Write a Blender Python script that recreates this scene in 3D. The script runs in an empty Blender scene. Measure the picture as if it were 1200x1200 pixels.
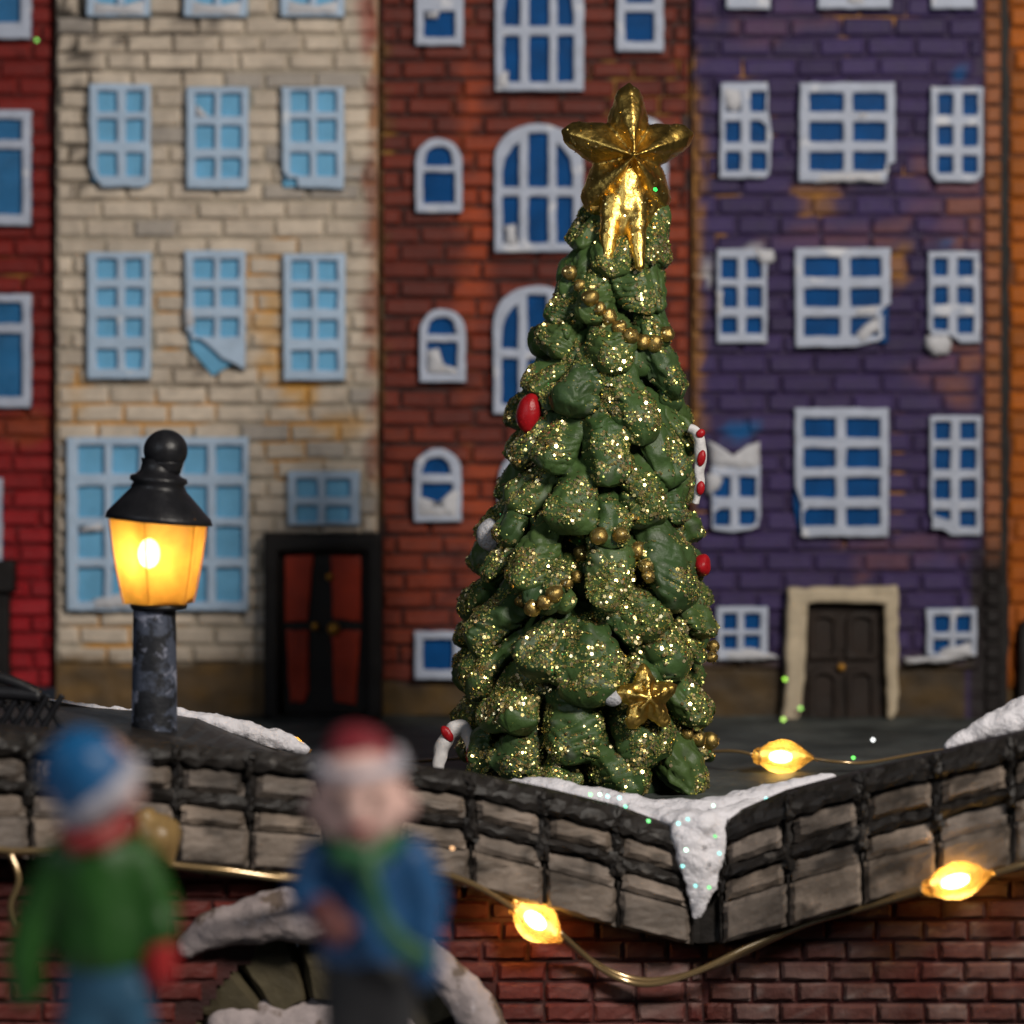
import bpy, bmesh, math, random
from mathutils import Vector, Matrix, noise
R = math.radians
rnd = random.Random(7)
S = bpy.context.scene
COL = S.collection

# ------------------------------------------------------------------ camera
D = 40.0            # camera to tree axis
CAMZ = 4.68         # camera height above the street
HOR = 450           # picture row of the horizon (of 1200)
cam = bpy.data.cameras.new('camera')
cam.sensor_width = 36; cam.lens = 120
cam.shift_y = (HOR - 600) / 1200.0
cam.clip_start = 0.1; cam.clip_end = 500
cam.dof.use_dof = True; cam.dof.focus_distance = D - 1.25
cam.dof.aperture_fstop = 0.275
camo = bpy.data.objects.new('camera', cam); COL.objects.link(camo)
camo.location = (0, -D, CAMZ); camo.rotation_euler = (R(90), 0, 0)
S.camera = camo

# ------------------------------------------------------------------ world and lamps
W = bpy.data.worlds.new('World'); S.world = W; W.use_nodes = True
bgn = W.node_tree.nodes['Background']
bgn.inputs[0].default_value = (0.55, 0.62, 0.8, 1); bgn.inputs[1].default_value = 0.022

def area(name, loc, target, size, power, color):
    l = bpy.data.lights.new(name, 'AREA'); l.shape = 'DISK'; l.size = size; l.energy = power; l.color = color
    o = bpy.data.objects.new(name, l); COL.objects.link(o); o.location = loc
    o.rotation_euler = (Vector(target) - Vector(loc)).to_track_quat('-Z', 'Y').to_euler()
    return o
area('key_softbox', (16, -29, 21), (0, 3, 2.5), 7, 13800, (1, .93, .84))
area('fill_softbox', (-18, -26, 14), (0, 3, 3), 10, 1350, (.82, .9, 1))

S.view_settings.view_transform = 'Standard'; S.view_settings.look = 'None'
S.view_settings.exposure = 0; S.view_settings.gamma = 1
S.cycles.use_denoising = True
S.cycles.max_bounces = 6; S.cycles.transparent_max_bounces = 12
S.cycles.caustics_reflective = False; S.cycles.caustics_refractive = False
S.cycles.sample_clamp_indirect = 6

# ------------------------------------------------------------------ helpers
def P(px, py, Y):
    k = (D + Y) / D / 100.0
    return Vector(((px - 600) * k, Y, CAMZ - (py - HOR) * k))
def lerp(a, b, t): return a + (b - a) * t
def interp(x, pts):
    if x <= pts[0][0]: 
        a, b = pts[0], pts[1]
    elif x >= pts[-1][0]:
        a, b = pts[-2], pts[-1]
    else:
        for a, b in zip(pts, pts[1:]):
            if a[0] <= x <= b[0]: break
    return a[1] + (b[1] - a[1]) * (x - a[0]) / (b[0] - a[0])
def nz(x, y, z=0): return noise.noise(Vector((x, y, z)))
def mixc(a, b, t): t = max(0, min(1, t)); return tuple(a[i] + (b[i] - a[i]) * t for i in range(3))

class MB:
    def __init__(s): s.v = []; s.f = []; s.c = []
    def add(s, verts, faces, col=(1, 1, 1)):
        n = len(s.v); s.v += [Vector(v) for v in verts]
        s.f += [[i + n for i in f] for f in faces]
        s.c += list(col) if isinstance(col, list) else [col] * len(verts)
        return n
    def mesh(s, name, smooth=False):
        me = bpy.data.meshes.new(name); me.from_pydata([tuple(v) for v in s.v], [], s.f); me.update()
        a = me.color_attributes.new('paint', 'FLOAT_COLOR', 'POINT')
        flat = []
        for c in s.c: flat += [c[0], c[1], c[2], 1]
        a.data.foreach_set('color', flat)
        if smooth: me.polygons.foreach_set('use_smooth', [True] * len(me.polygons))
        return me

ROOT = {}
def thing(name, loc, label, cat, group=None):
    o = bpy.data.objects.new(name, None); COL.objects.link(o); o.location = loc
    o.empty_display_size = .2
    o['label'] = label; o['category'] = cat
    if group: o['group'] = group
    ROOT[o.name] = Vector(loc); return o
def rootloc(o):
    while o.parent: o = o.parent
    return o.location
def put(name, me, mat, parent=None, kind=None, label=None):
    if isinstance(me, MB): me = me.mesh(name)
    if parent: me.transform(Matrix.Translation(-rootloc(parent)))
    me.name = name
    o = bpy.data.objects.new(name, me); COL.objects.link(o)
    me.materials.clear(); me.materials.append(mat)
    if parent: o.parent = parent
    if kind: o['kind'] = kind
    if label: o['label'] = label
    return o
def tag(o, label, cat, group=None):
    o['label'] = label; o['category'] = cat
    if group: o['group'] = group
    return o
def bake(me, mods, name='tmp'):
    o = bpy.data.objects.new(name, me); COL.objects.link(o)
    for t, kw in mods:
        m = o.modifiers.new(t, t)
        for k, v in kw.items(): setattr(m, k, v)
    dg = bpy.context.evaluated_depsgraph_get(); dg.update()
    r = bpy.data.meshes.new_from_object(o.evaluated_get(dg))
    bpy.data.objects.remove(o); bpy.data.meshes.remove(me)
    return r
def smooth(me): me.polygons.foreach_set('use_smooth', [True] * len(me.polygons)); return me

_ico = {}
def ico(sub):
    if sub not in _ico:
        bm = bmesh.new(); bmesh.ops.create_icosphere(bm, subdivisions=sub, radius=1)
        _ico[sub] = ([v.co.copy() for v in bm.verts], [[v.index for v in f.verts] for f in bm.faces]); bm.free()
    return _ico[sub]
def ball(mb, c, r, sub=2, col=(1, 1, 1), rot=None):
    v, f = ico(sub); r = Vector(r) if not isinstance(r, (int, float)) else Vector((r, r, r))
    vs = [Vector((p.x * r.x, p.y * r.y, p.z * r.z)) for p in v]
    if rot is not None: vs = [rot @ p for p in vs]
    mb.add([p + Vector(c) for p in vs], f, col)
def chain(mb, pts, sx=1, sy=1, sz=1, sub=2):
    """pts: [(Vector, r), ...] a string of overlapping balls along the joints"""
    for (a, ra), (b, rb) in zip(pts, pts[1:]):
        a = Vector(a); b = Vector(b); n = max(2, int((b - a).length / (min(ra, rb) * .3)) + 1)
        for i in range(n + 1):
            t = i / n; r = lerp(ra, rb, t); ball(mb, a.lerp(b, t), (r * sx, r * sy, r * sz), sub)
def fuse(mb, voxel, name, it=4, disp=None):
    me = bake(mb.mesh(name), [('REMESH', dict(mode='VOXEL', voxel_size=voxel)), ('SMOOTH', dict(iterations=it, factor=.5))])
    if disp:
        amp, fr = disp
        me.update(); ns = [v.normal.copy() for v in me.vertices]
        for v, n in zip(me.vertices, ns):
            p = v.co * fr; v.co += n * amp * (noise.noise(p) + .5 * noise.noise(p * 2.3) + .25 * noise.noise(p * 5))
    return smooth(me)
def tube(mb, pts, r, seg=10, col=(1, 1, 1), sub=6, closed=False):
    """smooth tube through points (Catmull-Rom)"""
    pts = [Vector(p) for p in pts]; path = []
    n = len(pts)
    for i in range(n - 1):
        p0, p1, p2, p3 = pts[max(i - 1, 0)], pts[i], pts[i + 1], pts[min(i + 2, n - 1)]
        for k in range(sub):
            t = k / sub
            path.append(.5 * ((2 * p1) + (p2 - p0) * t + (2 * p0 - 5 * p1 + 4 * p2 - p3) * t * t + (3 * p1 - p0 - 3 * p2 + p3) * t ** 3))
    path.append(pts[-1])
    vs = []; fs = []; up = Vector((0.13, 1, .21)).normalized(); m = len(path)
    for i, p in enumerate(path):
        d = (path[min(i + 1, m - 1)] - path[max(i - 1, 0)]).normalized()
        a = d.cross(up).normalized(); b = d.cross(a)
        rr = r(i / (m - 1)) if callable(r) else r
        for k in range(seg):
            t = 2 * math.pi * k / seg; vs.append(p + (a * math.cos(t) + b * math.sin(t)) * rr)
    for i in range(m - 1):
        for k in range(seg):
            fs.append([i * seg + k, i * seg + (k + 1) % seg, (i + 1) * seg + (k + 1) % seg, (i + 1) * seg + k])
    fs.append(list(range(seg))[::-1]); fs.append([(m - 1) * seg + k for k in range(seg)])
    mb.add(vs, fs, col)
    return path
def lathe(mb, prof, c, seg=32, col=(1, 1, 1), rot0=0, sq=None):
    """prof: [(r, z)] about the vertical through c"""
    vs = []; fs = []; n = len(prof)
    for r, z in prof:
        for k in range(seg):
            t = 2 * math.pi * k / seg + rot0; vs.append(Vector((c[0] + r * math.cos(t), c[1] + r * math.sin(t), z)))
    for i in range(n - 1):
        for k in range(seg):
            fs.append([i * seg + k, i * seg + (k + 1) % seg, (i + 1) * seg + (k + 1) % seg, (i + 1) * seg + k])
    fs.append(list(range(seg))[::-1]); fs.append([(n - 1) * seg + k for k in range(seg)])
    mb.add(vs, fs, col)
def slab(mb, q, n, thick, inset, jit, col, back=0.0, cuts=(3, 1)):
    """a hand-cut pillow block on the quad q (4 points, counter-clockwise seen from n)"""
    q = [Vector(p) for p in q]; n = Vector(n); nu, nv = cuts
    def at(u, v): return q[0].lerp(q[1], u).lerp(q[3].lerp(q[2], u), v)
    wu = max((q[1] - q[0]).length, 1e-4); wv = max((q[3] - q[0]).length, 1e-4)
    iu = min(.4, inset / wu); iv = min(.4, inset / wv)
    us = [0] + [iu + (1 - 2 * iu) * i / nu for i in range(nu + 1)] + [1]
    vs_ = [0] + [iv + (1 - 2 * iv) * i / nv for i in range(nv + 1)] + [1]
    verts = []; cols = []; tb = thick * (1 + rnd.uniform(-.25, .25)); tilt = (rnd.uniform(-.2, .2), rnd.uniform(-.2, .2))
    for j, v in enumerate(vs_):
        for i, u in enumerate(us):
            edge = i in (0, len(us) - 1) or j in (0, len(vs_) - 1)
            h = .35 if edge else 1
            p = at(u, v) + n * (tb * h * (1 + tilt[0] * (u - .5) + tilt[1] * (v - .5)))
            p += Vector((rnd.uniform(-jit, jit), rnd.uniform(-jit, jit) * .6, rnd.uniform(-jit, jit)))
            verts.append(p)
    w = len(us); h_ = len(vs_); faces = []
    for j in range(h_ - 1):
        for i in range(w - 1):
            faces.append([j * w + i, j * w + i + 1, (j + 1) * w + i + 1, (j + 1) * w + i])
    # skirt to the backing
    ring = [(i, 0) for i in range(w)] + [(w - 1, j) for j in range(1, h_)] + [(i, h_ - 1) for i in range(w - 2, -1, -1)] + [(0, j) for j in range(h_ - 2, 0, -1)]
    base = len(verts)
    for i, j in ring: verts.append(at(us[i], vs_[j]) - n * back)
    m = len(ring)
    for k in range(m):
        a = ring[k]; b = ring[(k + 1) % m]
        faces.append([a[1] * w + a[0], base + k, base + (k + 1) % m, b[1] * w + b[0]])
    if callable(col): cols = [col(p) for p in verts]
    else: cols = [col] * len(verts)
    mb.add(verts, faces, cols)

# ------------------------------------------------------------------ materials
def mat(name, color=None, rough=.55, metal=0, attr=False, var=.25, vscale=6, bump=.15, bscale=18, spec=.28, coat=0, stain=None, fine=60):
    m = bpy.data.materials.new(name); m.use_nodes = True; nt = m.node_tree; N = nt.nodes; L = nt.links
    b = N['Principled BSDF']; b.inputs['Roughness'].default_value = rough; b.inputs['Metallic'].default_value = metal
    b.inputs['Specular IOR Level'].default_value = spec; b.inputs['Coat Weight'].default_value = coat
    tc = N.new('ShaderNodeTexCoord')
    n1 = N.new('ShaderNodeTexNoise'); n1.inputs['Scale'].default_value = vscale; n1.inputs['Detail'].default_value = 6; n1.inputs['Roughness'].default_value = .65
    L.new(tc.outputs['Object'], n1.inputs['Vector'])
    r = N.new('ShaderNodeMapRange'); r.inputs[1].default_value = .25; r.inputs[2].default_value = .75
    r.inputs[3].default_value = 1 - var; r.inputs[4].default_value = 1 + var; L.new(n1.outputs[0], r.inputs[0])
    mx = N.new('ShaderNodeMix'); mx.data_type = 'RGBA'; mx.blend_type = 'MULTIPLY'; mx.inputs[0].default_value = 1
    if attr:
        a = N.new('ShaderNodeAttribute'); a.attribute_name = 'paint'; L.new(a.outputs['Color'], mx.inputs[6])
    else: mx.inputs[6].default_value = (*color, 1)
    L.new(r.outputs[0], mx.inputs[7]); out = mx.outputs[2]
    if stain:
        for sc, thr, colr in stain:
            n2 = N.new('ShaderNodeTexNoise'); n2.inputs['Scale'].default_value = sc; n2.inputs['Detail'].default_value = 5; n2.inputs['Roughness'].default_value = .6
            L.new(tc.outputs['Object'], n2.inputs['Vector'])
            rr = N.new('ShaderNodeMapRange'); rr.inputs[1].default_value = thr; rr.inputs[2].default_value = thr + .06; L.new(n2.outputs[0], rr.inputs[0])
            m2 = N.new('ShaderNodeMix'); m2.data_type = 'RGBA'; L.new(rr.outputs[0], m2.inputs[0]); L.new(out, m2.inputs[6]); m2.inputs[7].default_value = (*colr, 1); out = m2.outputs[2]
    L.new(out, b.inputs['Base Color'])
    r2 = N.new('ShaderNodeMapRange'); r2.inputs[3].default_value = max(.05, rough - .15); r2.inputs[4].default_value = min(1, rough + .15)
    L.new(n1.outputs[0], r2.inputs[0]); L.new(r2.outputs[0], b.inputs['Roughness'])
    if bump:
        n3 = N.new('ShaderNodeTexNoise'); n3.inputs['Scale'].default_value = bscale; n3.inputs['Detail'].default_value = 8; n3.inputs['Roughness'].default_value = .6
        L.new(tc.outputs['Object'], n3.inputs['Vector'])
        bp = N.new('ShaderNodeBump'); bp.inputs['Strength'].default_value = bump; bp.inputs['Distance'].default_value = .05
        L.new(n3.outputs[0], bp.inputs['Height']); L.new(bp.outputs[0], b.inputs['Normal'])
    return m
M = {}
M['brick'] = mat('painted_brick', attr=True, rough=.6, var=.22, vscale=5, bump=.35, bscale=14)
M['frame_pale'] = mat('pale_blue_frame_paint', (.39, .50, .64), .5, var=.14, vscale=3, stain=[(2.2, .66, (.62, .66, .72))])
M['frame_white'] = mat('bluish_white_frame_paint', (.40, .44, .54), .5, var=.16, vscale=4, stain=[(2.4, .60, (.60, .61, .66)), (3.1, .69, (.10, .17, .34))])
M['pane_sky'] = mat('sky_blue_pane_paint', (.13, .36, .56), .45, var=.16, vscale=3)
M['pane_blue'] = mat('deep_blue_pane_paint', (.002, .053, .185), .5, spec=.08, var=.35, vscale=2.5)
M['pane_mid'] = mat('mid_blue_pane_paint', (.014, .115, .27), .4, var=.3, vscale=2.5)
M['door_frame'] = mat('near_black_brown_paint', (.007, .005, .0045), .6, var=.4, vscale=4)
M['door_red'] = mat('red_door_paint', (.30, .024, .006), .5, var=.35, vscale=2, stain=[(1.3, .66, (.05, .012, .008))])
M['door_brown'] = mat('dark_brown_door_paint', (.016, .009, .006), .55, var=.45, vscale=3)
M['door_surround'] = mat('cream_plaster_paint', (.46, .38, .27), .6, var=.25, vscale=4, stain=[(2.5, .68, (.22, .15, .07))])
M['brass'] = mat('dull_gold_paint', (.45, .22, .035), .4, .5, var=.2)
M['street'] = mat('dark_street_paint', attr=True, rough=.6, var=.45, vscale=2.2, bump=.5, bscale=5)
M['bank'] = mat('snowy_ground', (.42, .42, .46), .8, var=.3, vscale=1.2, bump=.6, bscale=4)
M['water'] = mat('dark_canal_paint', (.02, .03, .035), .25, var=.4, vscale=1)
M['stone'] = mat('grey_coping_stone', attr=True, rough=.62, var=.32, vscale=4, bump=.4, bscale=8)
M['black'] = mat('blackened_stone', (.016, .0135, .012), .5, var=.5, vscale=4, bump=.35, bscale=7, stain=[(2.3, .60, (.07, .062, .056))])
M['snow'] = mat('painted_snow', (.72, .70, .74), .75, var=.10, vscale=3, bump=.7, bscale=22)
M['olive'] = mat('olive_brown_stone', (.060, .048, .026), .7, var=.5, vscale=2, bump=.5, bscale=6)
M['crown'] = mat('green_needle_paint', attr=True, rough=.42, var=.3, vscale=5, bump=.25, bscale=22)
M['gold'] = mat('gold_leaf_paint', (.82, .54, .135), .33, 1, var=.3, vscale=6, bump=.22, bscale=20)
M['bead'] = mat('antique_gold_bead_paint', (.40, .28, .09), .42, .9, var=.3, vscale=8, bump=.3, bscale=22)
M['red'] = mat('glossy_red_paint', (.33, .008, .012), .3, var=.25, vscale=8, bump=.2, bscale=20)
M['white'] = mat('white_paint', (.62, .60, .60), .55, var=.12, vscale=8, bump=.3, bscale=25)
M['smear'] = mat('thick_white_smear', (.52, .52, .55), .6, var=.15, vscale=5, bump=.4, bscale=14)
M['silver'] = mat('frosted_white_paint', (.52, .52, .55), .6, var=.25, vscale=12, bump=.8, bscale=30)
M['iron'] = mat('black_enamel', (.012, .012, .014), .36, var=.35, vscale=5, bump=.2, bscale=12)
M['post'] = mat('worn_black_post_paint', (.016, .017, .021), .5, var=.4, vscale=3, bump=.4, bscale=8, stain=[(2.6, .47, (.06, .07, .10)), (3.3, .55, (.24, .25, .32))])
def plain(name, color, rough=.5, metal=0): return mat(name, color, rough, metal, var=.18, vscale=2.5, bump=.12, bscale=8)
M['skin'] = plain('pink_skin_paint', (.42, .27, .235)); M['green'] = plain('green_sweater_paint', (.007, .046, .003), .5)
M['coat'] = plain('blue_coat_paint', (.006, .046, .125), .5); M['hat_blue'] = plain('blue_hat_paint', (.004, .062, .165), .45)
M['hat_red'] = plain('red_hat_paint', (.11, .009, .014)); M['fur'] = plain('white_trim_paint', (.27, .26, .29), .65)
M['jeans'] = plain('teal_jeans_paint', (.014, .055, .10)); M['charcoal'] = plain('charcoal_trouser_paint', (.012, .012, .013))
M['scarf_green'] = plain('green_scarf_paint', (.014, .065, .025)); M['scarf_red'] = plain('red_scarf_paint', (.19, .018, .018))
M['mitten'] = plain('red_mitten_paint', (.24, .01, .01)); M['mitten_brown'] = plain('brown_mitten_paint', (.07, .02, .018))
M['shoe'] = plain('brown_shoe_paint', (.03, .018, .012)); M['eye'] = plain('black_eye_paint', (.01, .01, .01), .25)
M['mouth'] = plain('red_mouth_paint', (.3, .04, .04)); M['hair'] = plain('brown_hair_paint', (.05, .025, .012))

def emit(name, color, strength):
    m = bpy.data.materials.new(name); m.use_nodes = True; nt = m.node_tree
    nt.nodes.remove(nt.nodes['Principled BSDF']); e = nt.nodes.new('ShaderNodeEmission')
    e.inputs[0].default_value = (*color, 1); e.inputs[1].default_value = strength
    nt.links.new(e.outputs[0], nt.nodes['Material Output'].inputs[0]); return m
def lens(name, tint, clear, gloss=.12, see=None):
    """coloured clear plastic: part see-through, part milky"""
    m = bpy.data.materials.new(name); m.use_nodes = True; nt = m.node_tree; N = nt.nodes; L = nt.links
    N.remove(N['Principled BSDF'])
    t = N.new('ShaderNodeBsdfTransparent'); t.inputs[0].default_value = (*(see or tint), 1)
    d = N.new('ShaderNodeBsdfTranslucent'); d.inputs[0].default_value = (*tint, 1)
    g = N.new('ShaderNodeBsdfGlossy'); g.inputs[0].default_value = (1, 1, 1, 1); g.inputs[1].default_value = .15
    tc = N.new('ShaderNodeTexCoord'); n = N.new('ShaderNodeTexNoise'); n.inputs['Scale'].default_value = 4; n.inputs['Detail'].default_value = 3
    L.new(tc.outputs['Object'], n.inputs['Vector'])
    r = N.new('ShaderNodeMapRange'); r.inputs[1].default_value = .3; r.inputs[2].default_value = .7; r.inputs[3].default_value = 1 - clear - .15; r.inputs[4].default_value = 1 - clear + .15
    L.new(n.outputs[0], r.inputs[0])
    a = N.new('ShaderNodeMixShader'); L.new(r.outputs[0], a.inputs[0]); L.new(t.outputs[0], a.inputs[1]); L.new(d.outputs[0], a.inputs[2])
    b = N.new('ShaderNodeMixShader'); b.inputs[0].default_value = gloss; L.new(a.outputs[0], b.inputs[1]); L.new(g.outputs[0], b.inputs[2])
    L.new(b.outputs[0], N['Material Output'].inputs[0]); return m
M['lantern'] = lens('amber_lantern_plastic', (1, .55, .11), .22, .04, (1, .86, .5))
M['bulb_shell'] = lens('clear_amber_bulb_plastic', (1, .58, .16), .66, .10, (1, .80, .42))
M['led'] = emit('warm_led', (1, .74, .36), 34)
M['led_soft'] = emit('warm_led_ground', (1, .78, .34), 26)
M['lamp_led'] = emit('lamp_led', (1, .76, .40), 24)
def clearwire():
    m = bpy.data.materials.new('clear_plastic_wire'); m.use_nodes = True; b = m.node_tree.nodes['Principled BSDF']
    b.inputs['Base Color'].default_value = (.34, .23, .11, 1); b.inputs['Metallic'].default_value = .65; b.inputs['Roughness'].default_value = .22
    b.inputs['Coat Weight'].default_value = 1; b.inputs['Coat Roughness'].default_value = .1
    return m
M['wire'] = clearwire()
def flake(name, rough=.22, metal=1):
    m = bpy.data.materials.new(name); m.use_nodes = True; nt = m.node_tree; b = nt.nodes['Principled BSDF']
    a = nt.nodes.new('ShaderNodeAttribute'); a.attribute_name = 'paint'; nt.links.new(a.outputs['Color'], b.inputs['Base Color'])
    b.inputs['Metallic'].default_value = metal; b.inputs['Roughness'].default_value = rough
    return m
M['flake'] = flake('metal_glitter_flakes', .27, .9)
M['dust'] = flake('fine_glitter_dust', .3, .62)
M['flake_iri'] = flake('iridescent_glitter_flakes', .5)

def plant_bulb_light(parent, loc, power, color, r):
    l = bpy.data.lights.new('bulb_light', 'POINT'); l.energy = power; l.color = color; l.shadow_soft_size = r
    o = bpy.data.objects.new('bulb_light', l); COL.objects.link(o); o.location = Vector(loc) - rootloc(parent); o.parent = parent
    return o

# ------------------------------------------------------------------ the setting
YB = 8.0
def sheet(x0, x1, y0, y1, nx, ny, zf, cf):
    mb = MB(); vs = []; cs = []; fs = []
    for j in range(ny + 1):
        for i in range(nx + 1):
            x = lerp(x0, x1, i / nx); y = lerp(y0, y1, j / ny); vs.append((x, y, zf(x, y))); cs.append(cf(x, y))
    for j in range(ny):
        for i in range(nx): a = j * (nx + 1) + i; fs.append([a, a + 1, a + nx + 2, a + nx + 1])
    mb.add(vs, fs, cs); return mb
put('street', smooth(sheet(-14, 14, -3.0, 8.6, 140, 60, lambda x, y: .05 * nz(x * 1.3, y * 1.3, 3) + .03 * nz(x * 4, y * 4, 1),
    lambda x, y: mixc((.030, .036, .034), (.085, .095, .09), .5 + .9 * nz(x * .7, y * 1.1, 9) + .4 * nz(x * 2.5, y * 3, 4))).mesh('street')), M['street'], kind='structure')
put('snowy_bank', smooth(sheet(-9, 9, -26, -13.6, 90, 50, lambda x, y: -.46 + .06 * nz(x, y, 5) + .03 * nz(x * 3, y * 3, 2), lambda x, y: (1, 1, 1)).mesh('snowy_bank')), M['bank'], kind='structure')
put('canal_floor', sheet(-14, 14, -40, -3.1, 20, 20, lambda x, y: -3.2, lambda x, y: (1, 1, 1)), M['water'], kind='structure')

# ------------------------------------------------------------------ houses
def blobmask(px, py, cx, cy, rx, ry, rough=.5, sc=.03):
    d = math.hypot((px - cx) / rx, (py - cy) / ry)
    return max(0, min(1, (1.15 - d + rough * 1.6 * nz(px * sc, py * sc, cx * .1)) * 2.2))
def house_wall(x0, x1, ytop, ybot, Y, course, length, paint, thick=.058, off=0, gap=3.2, bb=None):
    """paint(px,py,is_brick,brick_random)->colour.  Backing sheet and hand-cut bricks in one mesh"""
    mb = MB(); nx = int((x1 - x0) / 6) + 1; ny = int((ybot - ytop) / 6) + 1
    vs = []; cs = []; fs = []
    for j in range(ny + 1):
        for i in range(nx + 1):
            px = lerp(x0, x1, i / nx); py = lerp(ytop, ybot, j / ny)
            p = P(px, py, Y); p.y -= .02 * nz(px * .05, py * .05, 3); vs.append(p); cs.append(paint(px, py, False, 0))
    for j in range(ny):
        for i in range(nx): a = j * (nx + 1) + i; fs.append([a, a + nx + 1, a + nx + 2, a + 1])
    mb.add(vs, fs, cs)
    # sides and top so that the wall has thickness
    c = [P(x0, ytop, Y), P(x1, ytop, Y), P(x1, ybot, Y), P(x0, ybot, Y)]; bk = [p + Vector((0, 1.6, 0)) for p in c]
    mb.add(c + bk, [[0, 1, 5, 4], [1, 2, 6, 5], [3, 0, 4, 7], [5, 6, 7, 4]], paint((x0 + x1) / 2, 400, False, 0))
    r = 0; y = bb or ybot
    while y > ytop:
        xo = x0 - (length * .5 if r % 2 else 0) - off + rnd.uniform(-5, 5); x = xo
        while x < x1:
            L_ = length * rnd.uniform(.86, 1.14); a = max(x, x0) + gap / 2; b = min(x + L_, x1) - gap / 2
            if b - a > 7:
                h = course - gap + rnd.uniform(-1, 1)
                w = lambda q: 1.8 * nz(q * .012, y * .03, 1)
                br = rnd.random()
                q = [P(a, y - gap / 2 + w(a), Y), P(b, y - gap / 2 + w(b), Y), P(b, y - gap / 2 - h + w(b), Y), P(a, y - gap / 2 - h + w(a), Y)]
                k = D / (D + Y) * 100
                slab(mb, q, (0, -1, 0), thick, .035, .007, lambda p: paint(600 + p.x * k, HOR + (CAMZ - p.z) * k, True, br), cuts=(3, 1))
            x += L_
        y -= course; r += 1
    return mb

def outline(pts, step=9, jit=.6):
    out = []
    for a, b in zip(pts, pts[1:] + pts[:1]):
        n = max(1, int(math.hypot(b[0] - a[0], b[1] - a[1]) / step))
        for i in range(n): t = i / n; out.append((lerp(a[0], b[0], t) + rnd.uniform(-jit, jit), lerp(a[1], b[1], t) + rnd.uniform(-jit, jit)))
    return out
def rect(x0, y0, x1, y1): return [(x0, y0), (x1, y0), (x1, y1), (x0, y1)]
def arch(x0, y0, x1, y1, rise=None, n=14):
    rise = rise or (x1 - x0) / 2; cx = (x0 + x1) / 2; hw = (x1 - x0) / 2
    return [(cx - hw * math.cos(math.pi * i / n), y0 + rise - rise * math.sin(math.pi * i / n)) for i in range(n + 1)] + [(x1, y1), (x0, y1)]
def plate(polys, Y, front, backd, bev=.025):
    """flat painted relief cut from outlines (first is the rim, the others are holes)"""
    cu = bpy.data.curves.new('cut', 'CURVE'); cu.dimensions = '2D'; cu.fill_mode = 'BOTH'
    cu.extrude = (front - backd) / 2 - bev; cu.bevel_depth = bev; cu.bevel_resolution = 2; cu.offset = -bev
    k = (D + Y) / D / 100
    for pl in polys:
        s = cu.splines.new('POLY'); s.points.add(len(pl) - 1); s.use_cyclic_u = True
        for pt, (px, py) in zip(s.points, pl): pt.co = ((px - 600) * k, CAMZ - (py - HOR) * k, 0, 1)
    o = bpy.data.objects.new('cut', cu); COL.objects.link(o)
    dg = bpy.context.evaluated_depsgraph_get(); dg.update()
    me = bpy.data.meshes.new_from_object(o.evaluated_get(dg)); bpy.data.objects.remove(o)
    mid = (front + backd) / 2
    for v in me.vertices:
        x, z, d = v.co; v.co = (x, Y - mid - d + .012 * nz(x * 3, z * 3, 7), z)
    return me
def smear_mesh(mb, poly, Y, h):
    k = P
    c = (sum(p[0] for p in poly) / len(poly), sum(p[1] for p in poly) / len(poly))
    o = outline(poly, 6, 1.0); n = len(o); vs = []; fs = []
    for s, d in ((1, -.03), (1, h * .75), (.75, h), (.35, h * 1.1)):
        for x, y in o: vs.append(P(lerp(c[0], x, s), lerp(c[1], y, s), Y) - Vector((0, d + .012 * nz(x * .2, y * .2), 0)))
    for r in range(3):
        for i in range(n): fs.append([r * n + i, (r + 1) * n + i, (r + 1) * n + (i + 1) % n, r * n + (i + 1) % n])
    vs.append(P(c[0], c[1], Y) - Vector((0, h * 1.1, 0))); fs += [[3 * n + i, 4 * n, 3 * n + (i + 1) % n] for i in range(n)]
    mb.add(vs, fs)
def join_into(me, mb):
    bm = bmesh.new(); bm.from_mesh(me); t = mb.mesh('t'); bm.from_mesh(t); bm.to_mesh(me); bm.free(); bpy.data.meshes.remove(t)
def window(house, Y, rim, holes, fm, pm, smears=(), rim_full=None, front=.20):
    """window > frame, pane"""
    w_me = plate([outline(rim_full or rim, 12, .2)], Y, .108, -.05, .015)
    wo = put('window', w_me, M[pm], house)                     # the painted panes sit on this back plate
    e = 2.0
    def grow(h):
        mx = sum(p[0] for p in h) / len(h); my = sum(p[1] for p in h) / len(h)
        return [(x + (e if x > mx else -e), y + (e if y > my else -e)) for x, y in h]
    fr = plate([outline(rim)] + [outline(grow(h), 7, .5) for h in holes], Y, front, .0)
    if smears:
        pass
    put('window_frame', fr, M[fm], wo)
    for s in smears:
        mb = MB(); smear_mesh(mb, s, Y, front + .018); put('paint_smear', smooth(mb.mesh('smear')), M['smear'], wo)
    return wo
def grid(cols, rows): return [rect(a, c, b, d) for a, b in cols for c, d in rows]

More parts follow.
